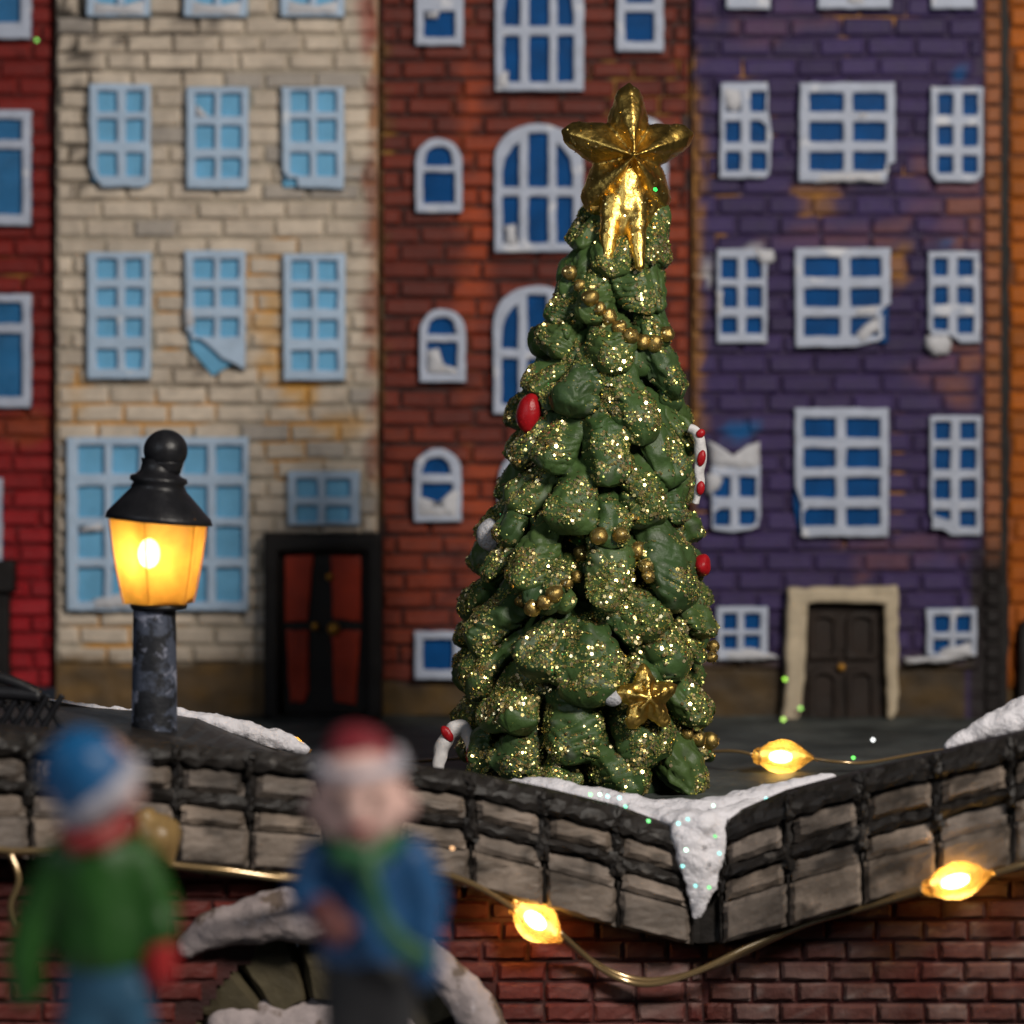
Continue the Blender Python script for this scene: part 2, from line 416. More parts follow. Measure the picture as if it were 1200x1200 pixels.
# --- red house at the left edge
h = thing('red_house', P(-20, 840, YB + .25), 'bright red brick house with only its right strip showing, beside cream house', 'house')
def pt_red(px, py, b, r):
    base = mixc((.19, .013, .009), (.31, .010, .016), (py - 420) / 260)
    c = mixc(base, tuple(.6 * q for q in base), r * .6) if b else tuple(q * .45 for q in base)
    c = mixc(c, (.30, .13, .02), .8 * blobmask(px, py, 15, 310, 22, 18) * (0 if b else 1))
    c = mixc(c, (.23, .05, .012), .6 * blobmask(px, py, 30, 500, 40, 20))
    return c
put('wall', house_wall(-160, 64, -130, 806, YB + .25, 21, 56, pt_red), M['brick'], h)
for y0, y1, pn in ((-75, 47, [rect(-28, -55, 24, -40), rect(-28, -28, 24, 26)]), (130, 265, [rect(-28, 143, 26, 163), rect(-28, 178, 26, 250)]),
                   (345, 478, [rect(-28, 357, 26, 377), rect(-28, 393, 26, 463)]), (560, 690, [rect(-28, 575, -10, 600), rect(-28, 615, -10, 672)])):
    x1 = 38 if y0 < 500 else 4
    window(h, YB + .25, rect(-46, y0, x1, y1), pn, 'frame_white', 'pane_mid')
dr = put('door', plate([outline(rect(-85, 672, 14, 806))], YB + .25, .3, -.05), M['door_frame'], h)
put('door_lintel', plate([outline(rect(-95, 656, 21, 692))], YB + .25, .42, -.05), M['door_frame'], dr)
put('door_panel', plate([outline(rect(-70, 704, -8, 800))], YB + .25, .34, .2), M['door_brown'], dr)

# --- cream house
h = thing('cream_house', P(250, 840, YB), 'pale cream brick house with sky blue windows and a red panelled double door', 'house')
YC = YB
def pt_cream(px, py, b, r):
    if b:
        c = mixc((.58, .485, .385), (.45, .375, .30), nz(px * .02, py * .02, 2) + .5)
        if r < .09: c = mixc(c, (.32, .295, .275), .6)
        c = tuple(q * (.90 + .18 * r) for q in c)
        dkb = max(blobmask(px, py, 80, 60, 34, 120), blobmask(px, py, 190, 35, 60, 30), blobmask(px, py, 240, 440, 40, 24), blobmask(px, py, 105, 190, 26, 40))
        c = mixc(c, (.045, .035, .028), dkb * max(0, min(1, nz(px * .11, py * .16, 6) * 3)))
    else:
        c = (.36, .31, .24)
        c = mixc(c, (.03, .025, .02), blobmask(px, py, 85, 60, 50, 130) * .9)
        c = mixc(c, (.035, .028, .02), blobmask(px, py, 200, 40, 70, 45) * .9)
        c = mixc(c, (.08, .06, .04), blobmask(px, py, 240, 430, 50, 40) * .8)
        c = mixc(c, (.09, .06, .03), blobmask(px, py, 110, 190, 40, 60) * .6)
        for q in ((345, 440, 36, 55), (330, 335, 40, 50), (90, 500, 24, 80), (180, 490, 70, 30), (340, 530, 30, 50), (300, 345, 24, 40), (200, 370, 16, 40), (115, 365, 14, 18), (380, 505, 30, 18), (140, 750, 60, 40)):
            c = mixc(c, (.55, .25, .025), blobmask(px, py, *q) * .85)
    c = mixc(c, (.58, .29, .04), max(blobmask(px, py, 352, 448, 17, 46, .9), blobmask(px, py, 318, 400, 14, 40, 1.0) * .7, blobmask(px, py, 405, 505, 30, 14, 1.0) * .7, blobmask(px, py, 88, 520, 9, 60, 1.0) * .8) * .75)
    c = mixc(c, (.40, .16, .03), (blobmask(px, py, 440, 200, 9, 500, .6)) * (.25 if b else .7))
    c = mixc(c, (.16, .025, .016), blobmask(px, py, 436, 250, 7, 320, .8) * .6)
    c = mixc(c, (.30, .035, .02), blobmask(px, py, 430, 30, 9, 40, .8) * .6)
    lim = 768 + 14 * nz(px * .03, 0, 5)
    c = mixc(c, mixc((.085, .055, .028), (.16, .09, .03), nz(px * .03, py * .05) + .4), (py - lim) / 10)
    return c
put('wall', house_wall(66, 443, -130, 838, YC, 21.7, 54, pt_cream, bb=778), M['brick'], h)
g3 = ((110, 130), (143, 165), (182, 205))
for x0, xs in ((103, ((117, 137), (150, 168))), (217, ((232, 251), (262, 281))), (330, ((343, 362), (374, 393)))):
    window(h, YC, rect(x0, -125, x0 + 74, 21), grid(xs, ((-112, -90), (-75, -55), (-40, -20), (-8, 8))), 'frame_pale', 'pane_sky',
           [[(x0 + 4, 2), (x0 + 40, 8), (x0 + 70, 2), (x0 + 72, 20), (x0 + 3, 20)]])
window(h, YC, [(106, 99), (178, 100), (178, 216), (170, 220), (120, 220), (116, 203), (107, 200)], grid(((118, 137), (151, 168)), g3), 'frame_pale', 'pane_sky', rim_full=rect(108, 101, 176, 214))
window(h, YC, rect(220, 103, 292, 222), grid(((232, 251), (262, 282)), ((113, 135), (150, 173), (188, 207))), 'frame_pale', 'pane_sky', [[(231, 123), (247, 139), (231, 139)]])
window(h, YC, [(331, 103), (404, 103), (404, 222), (350, 221), (349, 208), (332, 203)], grid(((343, 362), (374, 393)), g3), 'frame_pale', 'pane_sky', rim_full=rect(332, 105, 402, 220))
g4 = ((306, 325), (340, 358), (375, 393), (411, 430))
window(h, YC, rect(104, 296, 178, 444), grid(((117, 137), (150, 167)), g4), 'frame_pale', 'pane_sky')
window(h, YC, [(218, 294), (288, 294), (288, 434), (262, 420), (236, 398), (219, 388)], grid(((230, 250), (261, 279)), g4[:3]), 'frame_pale', 'pane_sky',
       [[(217, 362), (228, 358), (229, 382), (218, 386)]], rim_full=[(220, 296), (286, 296), (284, 420), (250, 441), (226, 412), (220, 396)])
window(h, YC, rect(333, 298, 405, 446), grid(((344, 364), (375, 394)), [(a + 2, b + 2) for a, b in g4]), 'frame_pale', 'pane_sky')
window(h, YC, rect(80, 512, 292, 715), grid(((95, 122), (135, 163), (176, 203), (217, 242), (256, 283)), ((524, 553), (571, 604), (618, 651), (666, 702))), 'frame_pale', 'pane_sky',
       [[(94, 618), (122, 610), (123, 622), (96, 624)], [(110, 702), (160, 690), (164, 712), (108, 714)]])
window(h, YC, rect(338, 552, 422, 615), grid(((350, 371), (384, 409)), ((563, 580), (594, 609))), 'frame_pale', 'pane_sky')
dr = put('door', plate([outline(rect(318, 640, 446, 836))], YC, .22, -.05), M['door_frame'], h)
put('door_frame', plate([outline(rect(311, 624, 449, 838)), outline(rect(329, 645, 432, 837))], YC, .42, -.05, .04), M['door_frame'], dr)
for q in ([(335, 650), (369, 649), (366, 680), (362, 727), (335, 727)], [(388, 650), (424, 650), (424, 727), (391, 724)],
          [(336, 737), (363, 737), (363, 808), (358, 822), (341, 822)], [(390, 737), (423, 738), (421, 780), (418, 824), (393, 820)]):
    put('door_panel', plate([outline(q)], YC, .27, .1), M['door_red'], dr)
for x, y, r in ((386, 676, .055), (369, 734, .06), (391, 737, .095)):
    mb = MB(); ball(mb, P(x, y, YC - .3), (r, r, r)); put('door_knob', smooth(mb.mesh('k')), M['brass'], dr)

# --- brick red house
h = thing('brick_house', P(620, 840, YB + .08), 'dark red brick house with white arched windows, behind the decorated tree', 'house')
YR = YB + .08
def pt_brick(px, py, b, r):
    base = (.155, .024, .012)
    if b:
        c = mixc(base, (.075, .017, .013), r * .8)
        o = max(blobmask(px, py, 560, 250, 26, 160, .7), blobmask(px, py, 560, 600, 26, 60, .8) * .8, blobmask(px, py, 795, 330, 18, 230, .6) * .7, blobmask(px, py, 470, 660, 60, 130, .9) * .4)
        c = mixc(c, (.32, .050, .013), o * (.5 + .5 * r))
    else:
        c = (.032, .012, .010)
        c = mixc(c, (.20, .05, .012), blobmask(px, py, 545, 300, 10, 200, .9) * .6)
        c = mixc(c, (.30, .14, .02), blobmask(px, py, 760, 110, 50, 30, 1.0, .06) * .7)
        c = mixc(c, (.30, .15, .02), blobmask(px, py, 455, 170, 8, 20) * .8)
    c = mixc(c, (.12, .07, .012), blobmask(px, py, 446, 250, 4, 400, .6) * .7)
    lim = 797 + 6 * nz(px * .03, 0, 8)
    c = mixc(c, mixc((.10, .055, .014), (.05, .03, .012), nz(px * .04, py * .05) + .5), (py - lim) / 8)
    return c
put('wall', house_wall(446, 808, -130, 838, YR, 21.4, 57, pt_brick, bb=799), M['brick'], h)
fw = 'frame_white'
window(h, YR, arch(487, -45, 543, 55), [arch(500, -30, 530, -6, 15), rect(499, 17, 531, 43)], fw, 'pane_blue', [[(499, 16), (516, 14), (512, 24), (499, 22)]])
window(h, YR, arch(487, 163, 542, 250), [arch(500, 175, 529, 193, 15), rect(498, 205, 531, 237)], fw, 'pane_blue')
window(h, YR, arch(492, 362, 546, 448), [arch(503, 374, 533, 390, 15), rect(502, 403, 534, 436)], fw, 'pane_blue',
       [[(501, 410), (514, 408), (520, 424), (526, 434), (536, 432), (536, 440), (500, 440)]])
window(h, YR, arch(485, 525, 541, 611), [arch(497, 538, 527, 553, 15), rect(496, 568, 529, 600)], fw, 'pane_blue',
       [[(485, 580), (500, 583), (510, 592), (524, 586), (530, 574), (541, 572), (540, 609), (486, 608)]])
window(h, YR, rect(486, 739, 546, 795), [rect(498, 750, 529, 782)], fw, 'pane_blue')
def big(dy, x0=579, sm=()):
    x1 = x0 + 104
    holes = [[(x0 + 12, 218 + dy), (x0 + 12, 203 + dy), (x0 + 15, 188 + dy), (x0 + 21, 174 + dy), (x0 + 27, 170 + dy), (x0 + 27, 218 + dy)], rect(x0 + 42, 159 + dy, x0 + 61, 218 + dy),
             [(x0 + 75, 218 + dy), (x0 + 75, 170 + dy), (x0 + 81, 175 + dy), (x0 + 87, 189 + dy), (x0 + 90, 204 + dy), (x0 + 90, 218 + dy)],
             rect(x0 + 12, 233 + dy, x0 + 27, 283 + dy), rect(x0 + 42, 233 + dy, x0 + 61, 283 + dy), rect(x0 + 75, 233 + dy, x0 + 90, 283 + dy)]
    window(h, YR, arch(x0, 146 + dy, x1, 296 + dy, 42), holes, fw, 'pane_blue', sm)
big(-188, 580, [[(582, 88), (596, 84), (597, 106), (582, 106)]]); big(0, 579, [[(592, 264), (604, 262), (606, 290), (592, 290)]]); big(189, 578); big(374, 584)
window(h, YR, rect(722, -60, 777, 62), [rect(735, -45, 763, 3), rect(734, 18, 764, 48)], fw, 'pane_blue')
window(h, YR, arch(724, 138, 782, 225), [arch(737, 150, 768, 168, 15), rect(736, 180, 769, 212)], fw, 'pane_blue')

# --- purple house
h = thing('purple_house', P(990, 840, YB), 'deep purple brick house with white six-pane windows and a cream door surround', 'house')
YP = YB
OCH = [(815, 330, 9, 260), (870, 82, 22, 8), (872, 95, 5, 18), (855, 120, 16, 5), (838, 190, 9, 22), (852, 228, 16, 5), (958, 225, 30, 10), (958, 238, 6, 16), (955, 250, 26, 5), (905, 150, 5, 25),
       (1050, 315, 14, 28), (1050, 355, 14, 6), (1020, 20, 50, 8), (990, 55, 5, 12), (846, 275, 5, 14), (1060, 205, 12, 10), (820, 256, 5, 6), (990, 636, 40, 5), (1052, 560, 9, 60), (820, 440, 9, 20), (825, 610, 14, 26), (820, 305, 5, 5)]
def pt_purple(px, py, b, r):
    if b:
        c = mixc((.047, .029, .104), (.030, .018, .064), r)
        pk = max(blobmask(px, py, 1125, 235, 50, 50, .7), blobmask(px, py, 1125, 430, 45, 40, .7), blobmask(px, py, 1010, 278, 80, 14, .8) * .6, blobmask(px, py, 1060, 640, 60, 30, .8) * .5, blobmask(px, py, 890, 25, 70, 20, .8) * .4)
        c = mixc(c, (.20, .075, .055), pk * (.3 + .7 * r))
    else:
        c = (.034, .020, .060)
        for q in OCH: c = mixc(c, (.34, .15, .022), blobmask(px, py, q[0], q[1], q[2], q[3], .35, .1) * .85)
    if b:
        for q in OCH[6:9] + OCH[:1] + OCH[10:12]: c = mixc(c, (.32, .14, .022), blobmask(px, py, q[0], q[1], q[2], q[3], .35, .1) * .65)
    c = mixc(c, (.004, .085, .25), max(blobmask(px, py, 1124, 89, 9, 5, .2), blobmask(px, py, 912, 175, 6, 7, .3), blobmask(px, py, 1107, 286, 11, 6, .2), blobmask(px, py, 862, 505, 20, 9, .5)))
    c = mixc(c, (.5, .5, .52), max(blobmask(px, py, 885, 302, 16, 10, .9, .12), blobmask(px, py, 832, 320, 9, 14, 1, .15) * .7))
    if px > 1150:
        o = mixc((.30, .105, .045), (.22, .075, .02), r) if b else (.02, .010, .008)
        c = mixc(c, o, min(1, (px - 1150) / 5)); c = mixc(c, (.010, .007, .007), (py - 610) / 60)
    elif px > 1135: c = mixc(c, (.015, .010, .012), (py - 600) / 80)
    lim = 772 + 22 * nz(px * .02, 0, 5)
    if px < 1132: c = mixc(c, mixc((.075, .045, .016), (.035, .024, .014), nz(px * .03, py * .04) + .5), (py - lim) / 10)
    return c
wall = house_wall(812, 1152, -130, 858, YP, 23.2, 55, pt_purple, bb=786)
q2 = house_wall(1152, 1174, -130, 858, YP, 21, 90, pt_purple, off=3, gap=3)
wall.add(q2.v, q2.f, q2.c)
put('wall', wall, M['brick'], h)
pb = 'pane_blue'
window(h, YP, rect(850, -110, 902, 12), grid(((862, 872), (882, 892)), ((-98, -78), (-62, -42), (-26, -6))), fw, pb)
window(h, YP, rect(957, -110, 1043, 12), grid(((970, 994), (1006, 1030)), ((-98, -78), (-62, -42), (-26, -4))), fw, pb, [[(990, -6), (1010, -8), (1014, 8), (988, 8)]])
window(h, YP, rect(1089, -110, 1141, 12), grid(((1100, 1111), (1120, 1131)), ((-98, -78), (-62, -42), (-26, -6))), fw, pb)
window(h, YP, [(844, 98), (899, 98), (899, 130), (904, 160), (901, 205), (896, 210), (842, 210), (843, 150)], grid(((851, 865), (880, 895)), ((111, 130), (145, 166), (181, 199))), fw, pb,
       [[(846, 102), (866, 104), (869, 118), (862, 134), (850, 128), (846, 112)]])
window(h, YP, [(936, 98), (1047, 98), (1048, 190), (1038, 196), (1038, 214), (935, 214)], grid(((949, 985), (1000, 1035)), ((112, 130), (146, 165), (181, 199))), fw, pb,
       [[(952, 203), (1036, 201), (1038, 215), (950, 215)], [(1004, 133), (1018, 133), (1014, 140), (1004, 140)]])
window(h, YP, [(1089, 103), (1150, 103), (1150, 206), (1143, 214), (1096, 214), (1088, 205)], grid(((1099, 1113), (1128, 1142)), ((113, 134), (150, 170), (185, 202))), fw, pb)
window(h, YP, rect(839, 292, 898, 402), grid(((846, 861), (875, 890)), ((305, 325), (338, 359), (374, 389))), fw, pb,
       [[(880, 292), (905, 292), (907, 306), (893, 312), (884, 302)], [(838, 340), (846, 340), (846, 366), (838, 372)]])
window(h, YP, [(930, 291), (1042, 291), (1042, 356), (1030, 360), (1030, 400), (1000, 407), (931, 407)], grid(((943, 981), (997, 1029)), ((304, 323), (340, 358), (374, 392))), fw, pb,
       [[(1000, 392), (1012, 380), (1028, 372), (1030, 386), (1016, 396), (1008, 404)], [(998, 362), (1028, 358), (1028, 370), (998, 370)]], rim_full=[(932, 293), (1040, 293), (1040, 402), (932, 405)])
window(h, YP, [(1086, 295), (1146, 295), (1147, 402), (1122, 402), (1118, 390), (1086, 388)], grid(((1094, 1107), (1122, 1137)), ((305, 322), (338, 355), (373, 389))), fw, pb,
       [[(1084, 393), (1108, 391), (1114, 400), (1110, 416), (1092, 417), (1082, 406)]])
window(h, YP, [(832, 545), (890, 545), (890, 606), (880, 620), (858, 624), (834, 620)], grid(((838, 853), (867, 883)), ((560, 580), (598, 613))), fw, pb,
       [[(828, 515), (838, 520), (848, 530), (862, 534), (876, 520), (889, 518), (890, 550), (866, 552), (848, 548), (834, 546)], [(826, 556), (836, 552), (846, 562), (842, 574), (828, 580)]])
window(h, YP, [(930, 478), (1040, 478), (1040, 628), (938, 629), (938, 590), (930, 570)], grid(((942, 976), (992, 1028)), ((492, 511), (527, 546), (561, 581), (597, 614))), fw, pb,
       rim_full=[(930, 480), (1038, 480), (1038, 626), (936, 626), (929, 592)])
window(h, YP, [(1088, 487), (1148, 487), (1148, 627), (1111, 627), (1110, 612), (1088, 604)], grid(((1095, 1110), (1125, 1140)), ((496, 513), (527, 548), (563, 583), (599, 615))), fw, pb,
       rim_full=[(1090, 489), (1146, 489), (1146, 625), (1106, 622), (1090, 608)])
window(h, YP, rect(839, 710, 899, 772), grid(((848, 861), (873, 888)), ((720, 735), (745, 758))), fw, pb, [[(846, 762), (880, 758), (900, 764), (912, 770), (880, 774), (846, 772)]])
window(h, YP, rect(1084, 712, 1143, 768), grid(((1094, 1109), (1120, 1134)), ((722, 738), (750, 762))), fw, pb,
       [[(1058, 770), (1090, 768), (1128, 762), (1132, 770), (1100, 776), (1060, 777)], [(1100, 760), (1134, 752), (1142, 768), (1100, 770)]])
dr = put('door', plate([outline(arch(938, 704, 1034, 858, 12))], YP, .10, -.05), M['door_brown'], h)
for x0, x1 in ((946, 982), (990, 1026)):
    for y0, y1 in ((716, 772), (782, 846)):
        put('door_panel', plate([outline(arch(x0, y0, x1, y1, 9), 7, .8), outline(arch(x0 + 7, y0 + 7, x1 - 7, y1 - 7, 6), 7, .8)], YP, .17, .05, .02), M['door_brown'], dr)
mb = MB(); ball(mb, P(986, 782, YP - .2), .06); put('door_knob', smooth(mb.mesh('k')), M['brass'], dr)
so = plate([outline([(921, 688), (1050, 686), (1050, 830), (1044, 842), (1036, 838), (1034, 706), (945, 705), (942, 780), (938, 825), (926, 862), (913, 858), (918, 800)], 10, 1.2)], YP, .36, -.05, .05)
put('door_surround', so, M['door_surround'], dr)
# --- orange house at the right edge
h = thing('orange_house', P(1290, 840, YB + .3), 'burnt orange brick house cut off at the right edge of the row', 'house')
def pt_orange(px, py, b, r):
    c = mixc((.40, .098, .003), (.27, .075, .006), r) if b else (.13, .035, .004)
    c = mixc(c, (.36, .085, .004), max(0, min(1, (py - 480) / 200)) * .8)
    c = mixc(c, (.10, .055, .015), (py - 800) / 10)
    return c
put('wall', house_wall(1181, 1420, -130, 858, YB + .3, 25, 54, pt_orange, off=20), M['brick'], h)
for y0 in (60, 290, 510):
    window(h, YB + .3, rect(1260, y0, 1340, y0 + 120), grid(((1272, 1294), (1306, 1328)), ((y0 + 12, y0 + 40), (y0 + 50, y0 + 76), (y0 + 86, y0 + 108))), fw, pb)
put('door', plate([outline(arch(1191, 716, 1300, 856, 20))], YB + .3, .3, -.05), M['door_frame'], h)
put('gap_shade_strip', plate([outline([(1173, -130), (1182, -130), (1182, 620), (1180, 858), (1152, 858), (1160, 700), (1171, 620)], 20, 2)], YB + .05, .06, -.3, .01), M['door_frame'], h)  # near-black strip painting in the shade of the gap between the two houses

# ------------------------------------------------------------------ canal wall with coping
T_L = [(-200, 850), (0, 862), (150, 868), (300, 885), (450, 898), (560, 912), (650, 932), (730, 952), (790, 972), (828, 990)]
T_R = [(828, 990), (846, 964), (880, 946), (950, 925), (1000, 912), (1060, 897), (1130, 880), (1200, 862), (1350, 830)]
B_L = [(-200, 998), (0, 1004), (200, 1010), (350, 1021), (500, 1030), (560, 1041), (650, 1066), (730, 1088), (800, 1104), (828, 1110)]
B_R = [(828, 1110), (850, 1103), (930, 1083), (1000, 1062), (1100, 1036), (1200, 1010), (1350, 972)]
def Tp(x): return interp(x, T_L if x <= 828 else T_R)
def Bp(x): return interp(x, B_L if x <= 828 else B_R)
def Yc(x): return interp(x, [(-200, -6.4), (0, -5.9), (828, -3.75), (1200, -5.2), (1350, -5.7)])
YBACK = -2.3; YW = -3.35
wallroot = thing('parapet_wall', P(828, 1100, YW), 'red brick parapet wall with a dark stone coping dipping to a snowy corner', 'wall')
# brick face
def pt_front(px, py, b, r):
    wear = max(0, min(1, (px - 640) / 160)) * max(0, min(1, (nz(px * .02, py * .03, 12) + .45)))
    base = mixc((.115, .020, .015), (.070, .014, .012), r)
    if px > 824: base = mixc((.085, .021, .016), (.062, .017, .013), r)
    if b:
        c = mixc(base, (.20, .135, .12), wear * (.25 + .5 * r) + .55 * blobmask(px, py, 740, 1150, 70, 40, .9) * r)
        c = mixc(c, (.40, .36, .34), .8 * max(0, nz(px * .11, py * .16, 4) - .15) * wear)
    else: c = mixc((.030, .010, .009), (.07, .014, .012), .5 + nz(px * .02, py * .02))
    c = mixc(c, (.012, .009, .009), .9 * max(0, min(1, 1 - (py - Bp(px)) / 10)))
    return c
def Yw(x): return Yc(x) + .45
def front_bricks(x0, x1, y0, y1, off):
    mb = MB(); k = D / (D + YW) * 100
    nx = int((x1 - x0) / 8); ny = int((y1 - y0) / 8); vs = []; cs = []; fs = []
    for j in range(ny + 1):
        for i in range(nx + 1):
            px = lerp(x0, x1, i / nx); py = lerp(y0, y1, j / ny); vs.append(P(px, py, Yw(px))); cs.append(pt_front(px, py, False, 0))
    for j in range(ny):
        for i in range(nx):
            cx = lerp(x0, x1, (i + .5) / nx); cy = lerp(y0, y1, (j + .5) / ny)
            if ((cx - 385) / 165) ** 2 + ((cy - 1262) / 165) ** 2 < 1 : continue
            a = j * (nx + 1) + i; fs.append([a, a + nx + 1, a + nx + 2, a + 1])
    mb.add(vs, fs, cs)
    y = y1; r = 0
    while y > y0:
        x = x0 - (28 if r % 2 else 0) - off
        while x < x1:
            L_ = 55 * rnd.uniform(.92, 1.08); a = max(x, x0) + 2; b = min(x + L_, x1) - 2
            cx = (a + b) / 2
            if b - a > 8 and ((cx - 385) / 200) ** 2 + ((y - 1262) / 185) ** 2 > 1:
                h_ = 24 - 4 + rnd.uniform(-.8, .8); br = rnd.random()
                q = [P(a, y, Yw(a)), P(b, y + rnd.uniform(-.6, .6), Yw(b)), P(b, y - h_, Yw(b)), P(a, y - h_, Yw(a))]
                k = D / (D + Yw(cx)) * 100
                slab(mb, q, (0, -1, 0), .055, .03, .008, lambda p: pt_front(600 + p.x * k, HOR + (CAMZ - p.z) * k, True, br), cuts=(4, 2))
            x += L_
        y -= 24; r += 1
    return mb
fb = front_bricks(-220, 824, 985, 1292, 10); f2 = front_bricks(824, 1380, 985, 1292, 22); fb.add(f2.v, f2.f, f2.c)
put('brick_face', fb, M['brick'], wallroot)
# stones and dark ledges
st = MB(); dk = MB()
def row(x0, x1, f0, f1, o0, o1, thick, inset, jit, mb, col, cuts=(6, 4)):
    def pt(x, f, o):
        t, b = Tp(x), Bp(x); return P(x, lerp(t, b, f), Yc(x)) - Vector((0, o, 0))
    q = [pt(x0, f1, o1), pt(x1, f1, o1), pt(x1, f0, o0), pt(x0, f0, o0)]
    slab(mb, q, (0, -1, 0), thick, inset, jit, col, back=.25, cuts=cuts)
def stonecol(light=1.0):
    k = rnd.uniform(.75, 1.15) * light
    b = mixc((.165, .128, .100), (.140, .115, .098), rnd.random())
    return lambda p: tuple(q * k * (1 + .8 * nz(p.x * 2.2, p.y * 2.2, p.z * 3.5)) * (.4 if nz(p.x * 3.1, 4, p.z * 4.5) > .33 else 1) for q in b)
jl = [828 - 18 - 86 * i for i in range(12)][::-1]; jl = [j for j in jl if j > -200] + [828]
jr = [828, 845] + [923 + 87 * i for i in range(6)]
for js in (jl, jr):
    for a, b in zip(js, js[1:]):
        if b - a < 30: continue
        g = 2.5
        row(a + 7, b - 7, .165, .365, -.02, .03, .11, .07, .010, st, stonecol(1.05))
        row(a + 5, b - 5, .49, .65, .00, .08, .09, .07, .010, st, stonecol(1.15))
        row(a + g, b - g, .66, .995, .05, .05, .10, .05, .012, st, stonecol(1.0), (7, 6))
        row(a - 1, b + 1, -.03, .135 + rnd.uniform(-.01, .03), .02, .10, .09, .07, .024, dk, (1, 1, 1), (8, 2))
        row(a - 1, b + 1, .37, .465 + rnd.uniform(-.01, .02), .05, .07, .07, .05, .022, dk, (1, 1, 1), (8, 1))
    for j in js:
        if j in (828,): continue
        w = rnd.uniform(5, 9)
        for f0, f1, o in ((-.02, .15, .10), (.15, .37, .02), (.37, .54, .09)):
            row(j - w, j + w * rnd.uniform(.6, 1.1), f0, f1 + rnd.uniform(-.02, .04), o, o, rnd.uniform(.03, .09), .05, .03, dk, (1, 1, 1), (3, 3))
        row(j - 2.5, j + 2.5, .6, 1.0, .03, .03, .04, .02, .005, dk, (1, 1, 1), (1, 3))
# core behind the stones and the walkable top
cv = MB(); xs = [-200 + 20 * i for i in range(78)]
vs = []; fs = []
for x in xs:
    zt = P(x, Tp(x), Yc(x)).z - .02; zb = P(x, Bp(x), Yc(x)).z + .02; y = Yc(x) + .03; xx = P(x, 0, Yc(x)).x
    xb = xx
    hid = P(x, Tp(x) + 6, YBACK).z; sh = max(0, min(1, (350 - x) / 150)); zk = lerp(hid, zt, sh)
    vs += [(xx, y, zb), (xx, y, zt), (xb, YBACK, zk + .02 * nz(x * .05, 1)), (xb, YBACK, -.1), (xb, Yw(x) + .02, zb)]
for i in range(len(xs) - 1):
    for k in range(5): fs.append([i * 5 + k, i * 5 + (k + 1) % 5, (i + 1) * 5 + (k + 1) % 5, (i + 1) * 5 + k])
cv.add(vs, fs); dk.add(cv.v, cv.f, cv.c)
put('coping_stone', st, M['stone'], wallroot); put('coping_ledge', dk, M['black'], wallroot)
# rear kerb seen at the left, with a thin line of snow
kp = [(-60, 806), (45, 820), (100, 829), (160, 838), (210, 844), (250, 856), (290, 869), (350, 886)]
mb = MB(); tube(mb, [P(x, y + 7, -2.35) - Vector((0, 0, .02)) for x, y in kp], lambda t: .10, 8)
tube(mb, [P(x, y + 20, -2.6) for x, y in kp], lambda t: .09, 8)
put('rear_kerb', smooth(mb.mesh('k')), M['black'], wallroot)
mb = MB(); chain(mb, [(P(50, 822, -2.3), .04), (P(160, 836, -2.3), .05), (P(205, 835, -2.3), .07), (P(250, 846, -2.3), .10), (P(290, 858, -2.25), .11), (P(325, 867, -2.2), .12), (P(356, 878, -2.15), .07)])
put('snow_edging', fuse(mb, .022, 's', 3, (.03, 7)), M['snow'], wallroot)
# snow at the inner corner
mb = MB()
def sn(x, y, Y, r): return (P(x, y, Y), r)
chain(mb, [sn(585, 918, -2.6, .06), sn(640, 922, -2.75, .12), (P(700, 936, -2.9), .15), (P(770, 953, -3.1), .17), (P(828, 955, -3.2), .2), (P(880, 938, -3.0), .16), (P(930, 922, -2.9), .11), (P(975, 911, -2.8), .05)], sy=1.5, sz=.85)
chain(mb, [(P(760, 955, -3.35), .12), (P(795, 962, -3.65), .17), (P(826, 966, -3.85), .20), (P(850, 958, -3.75), .14), (P(885, 943, -3.4), .10)], sy=1.2, sz=.8)
chain(mb, [(P(806, 972, -3.95), .19), (P(812, 1000, -4.02), .20), (P(818, 1030, -4.02), .15), (P(818, 1058, -3.98), .11), (P(815, 1074, -3.96), .06)], sy=.5)
chain(mb, [(P(834, 972, -3.95), .15), (P(838, 1000, -3.98), .12), (P(834, 1030, -3.98), .09), (P(830, 1052, -3.97), .05)], sy=.55)
chain(mb, [(P(794, 968, -3.9), .09), (P(793, 990, -3.95), .06), (P(796, 1005, -3.95), .035)], sy=.6)
chain(mb, [(P(740, 950, -3.4), .07), (P(765, 965, -3.6), .05)]); chain(mb, [(P(870, 950, -3.5), .06), (P(890, 944, -3.55), .05)])
put('corner_snow', fuse(mb, .028, 's', 4, (.035, 5)), M['snow'], wallroot)
mb = MB()
chain(mb, [(P(1112, 876, -3.6), .04), (P(1135, 864, -3.6), .11), (P(1165, 853, -3.6), .17), (P(1200, 844, -3.6), .24), (P(1260, 832, -3.6), .3)], sy=1.4)
put('heaped_snow', fuse(mb, .03, 's', 4, (.05, 4)), M['snow'], wallroot)
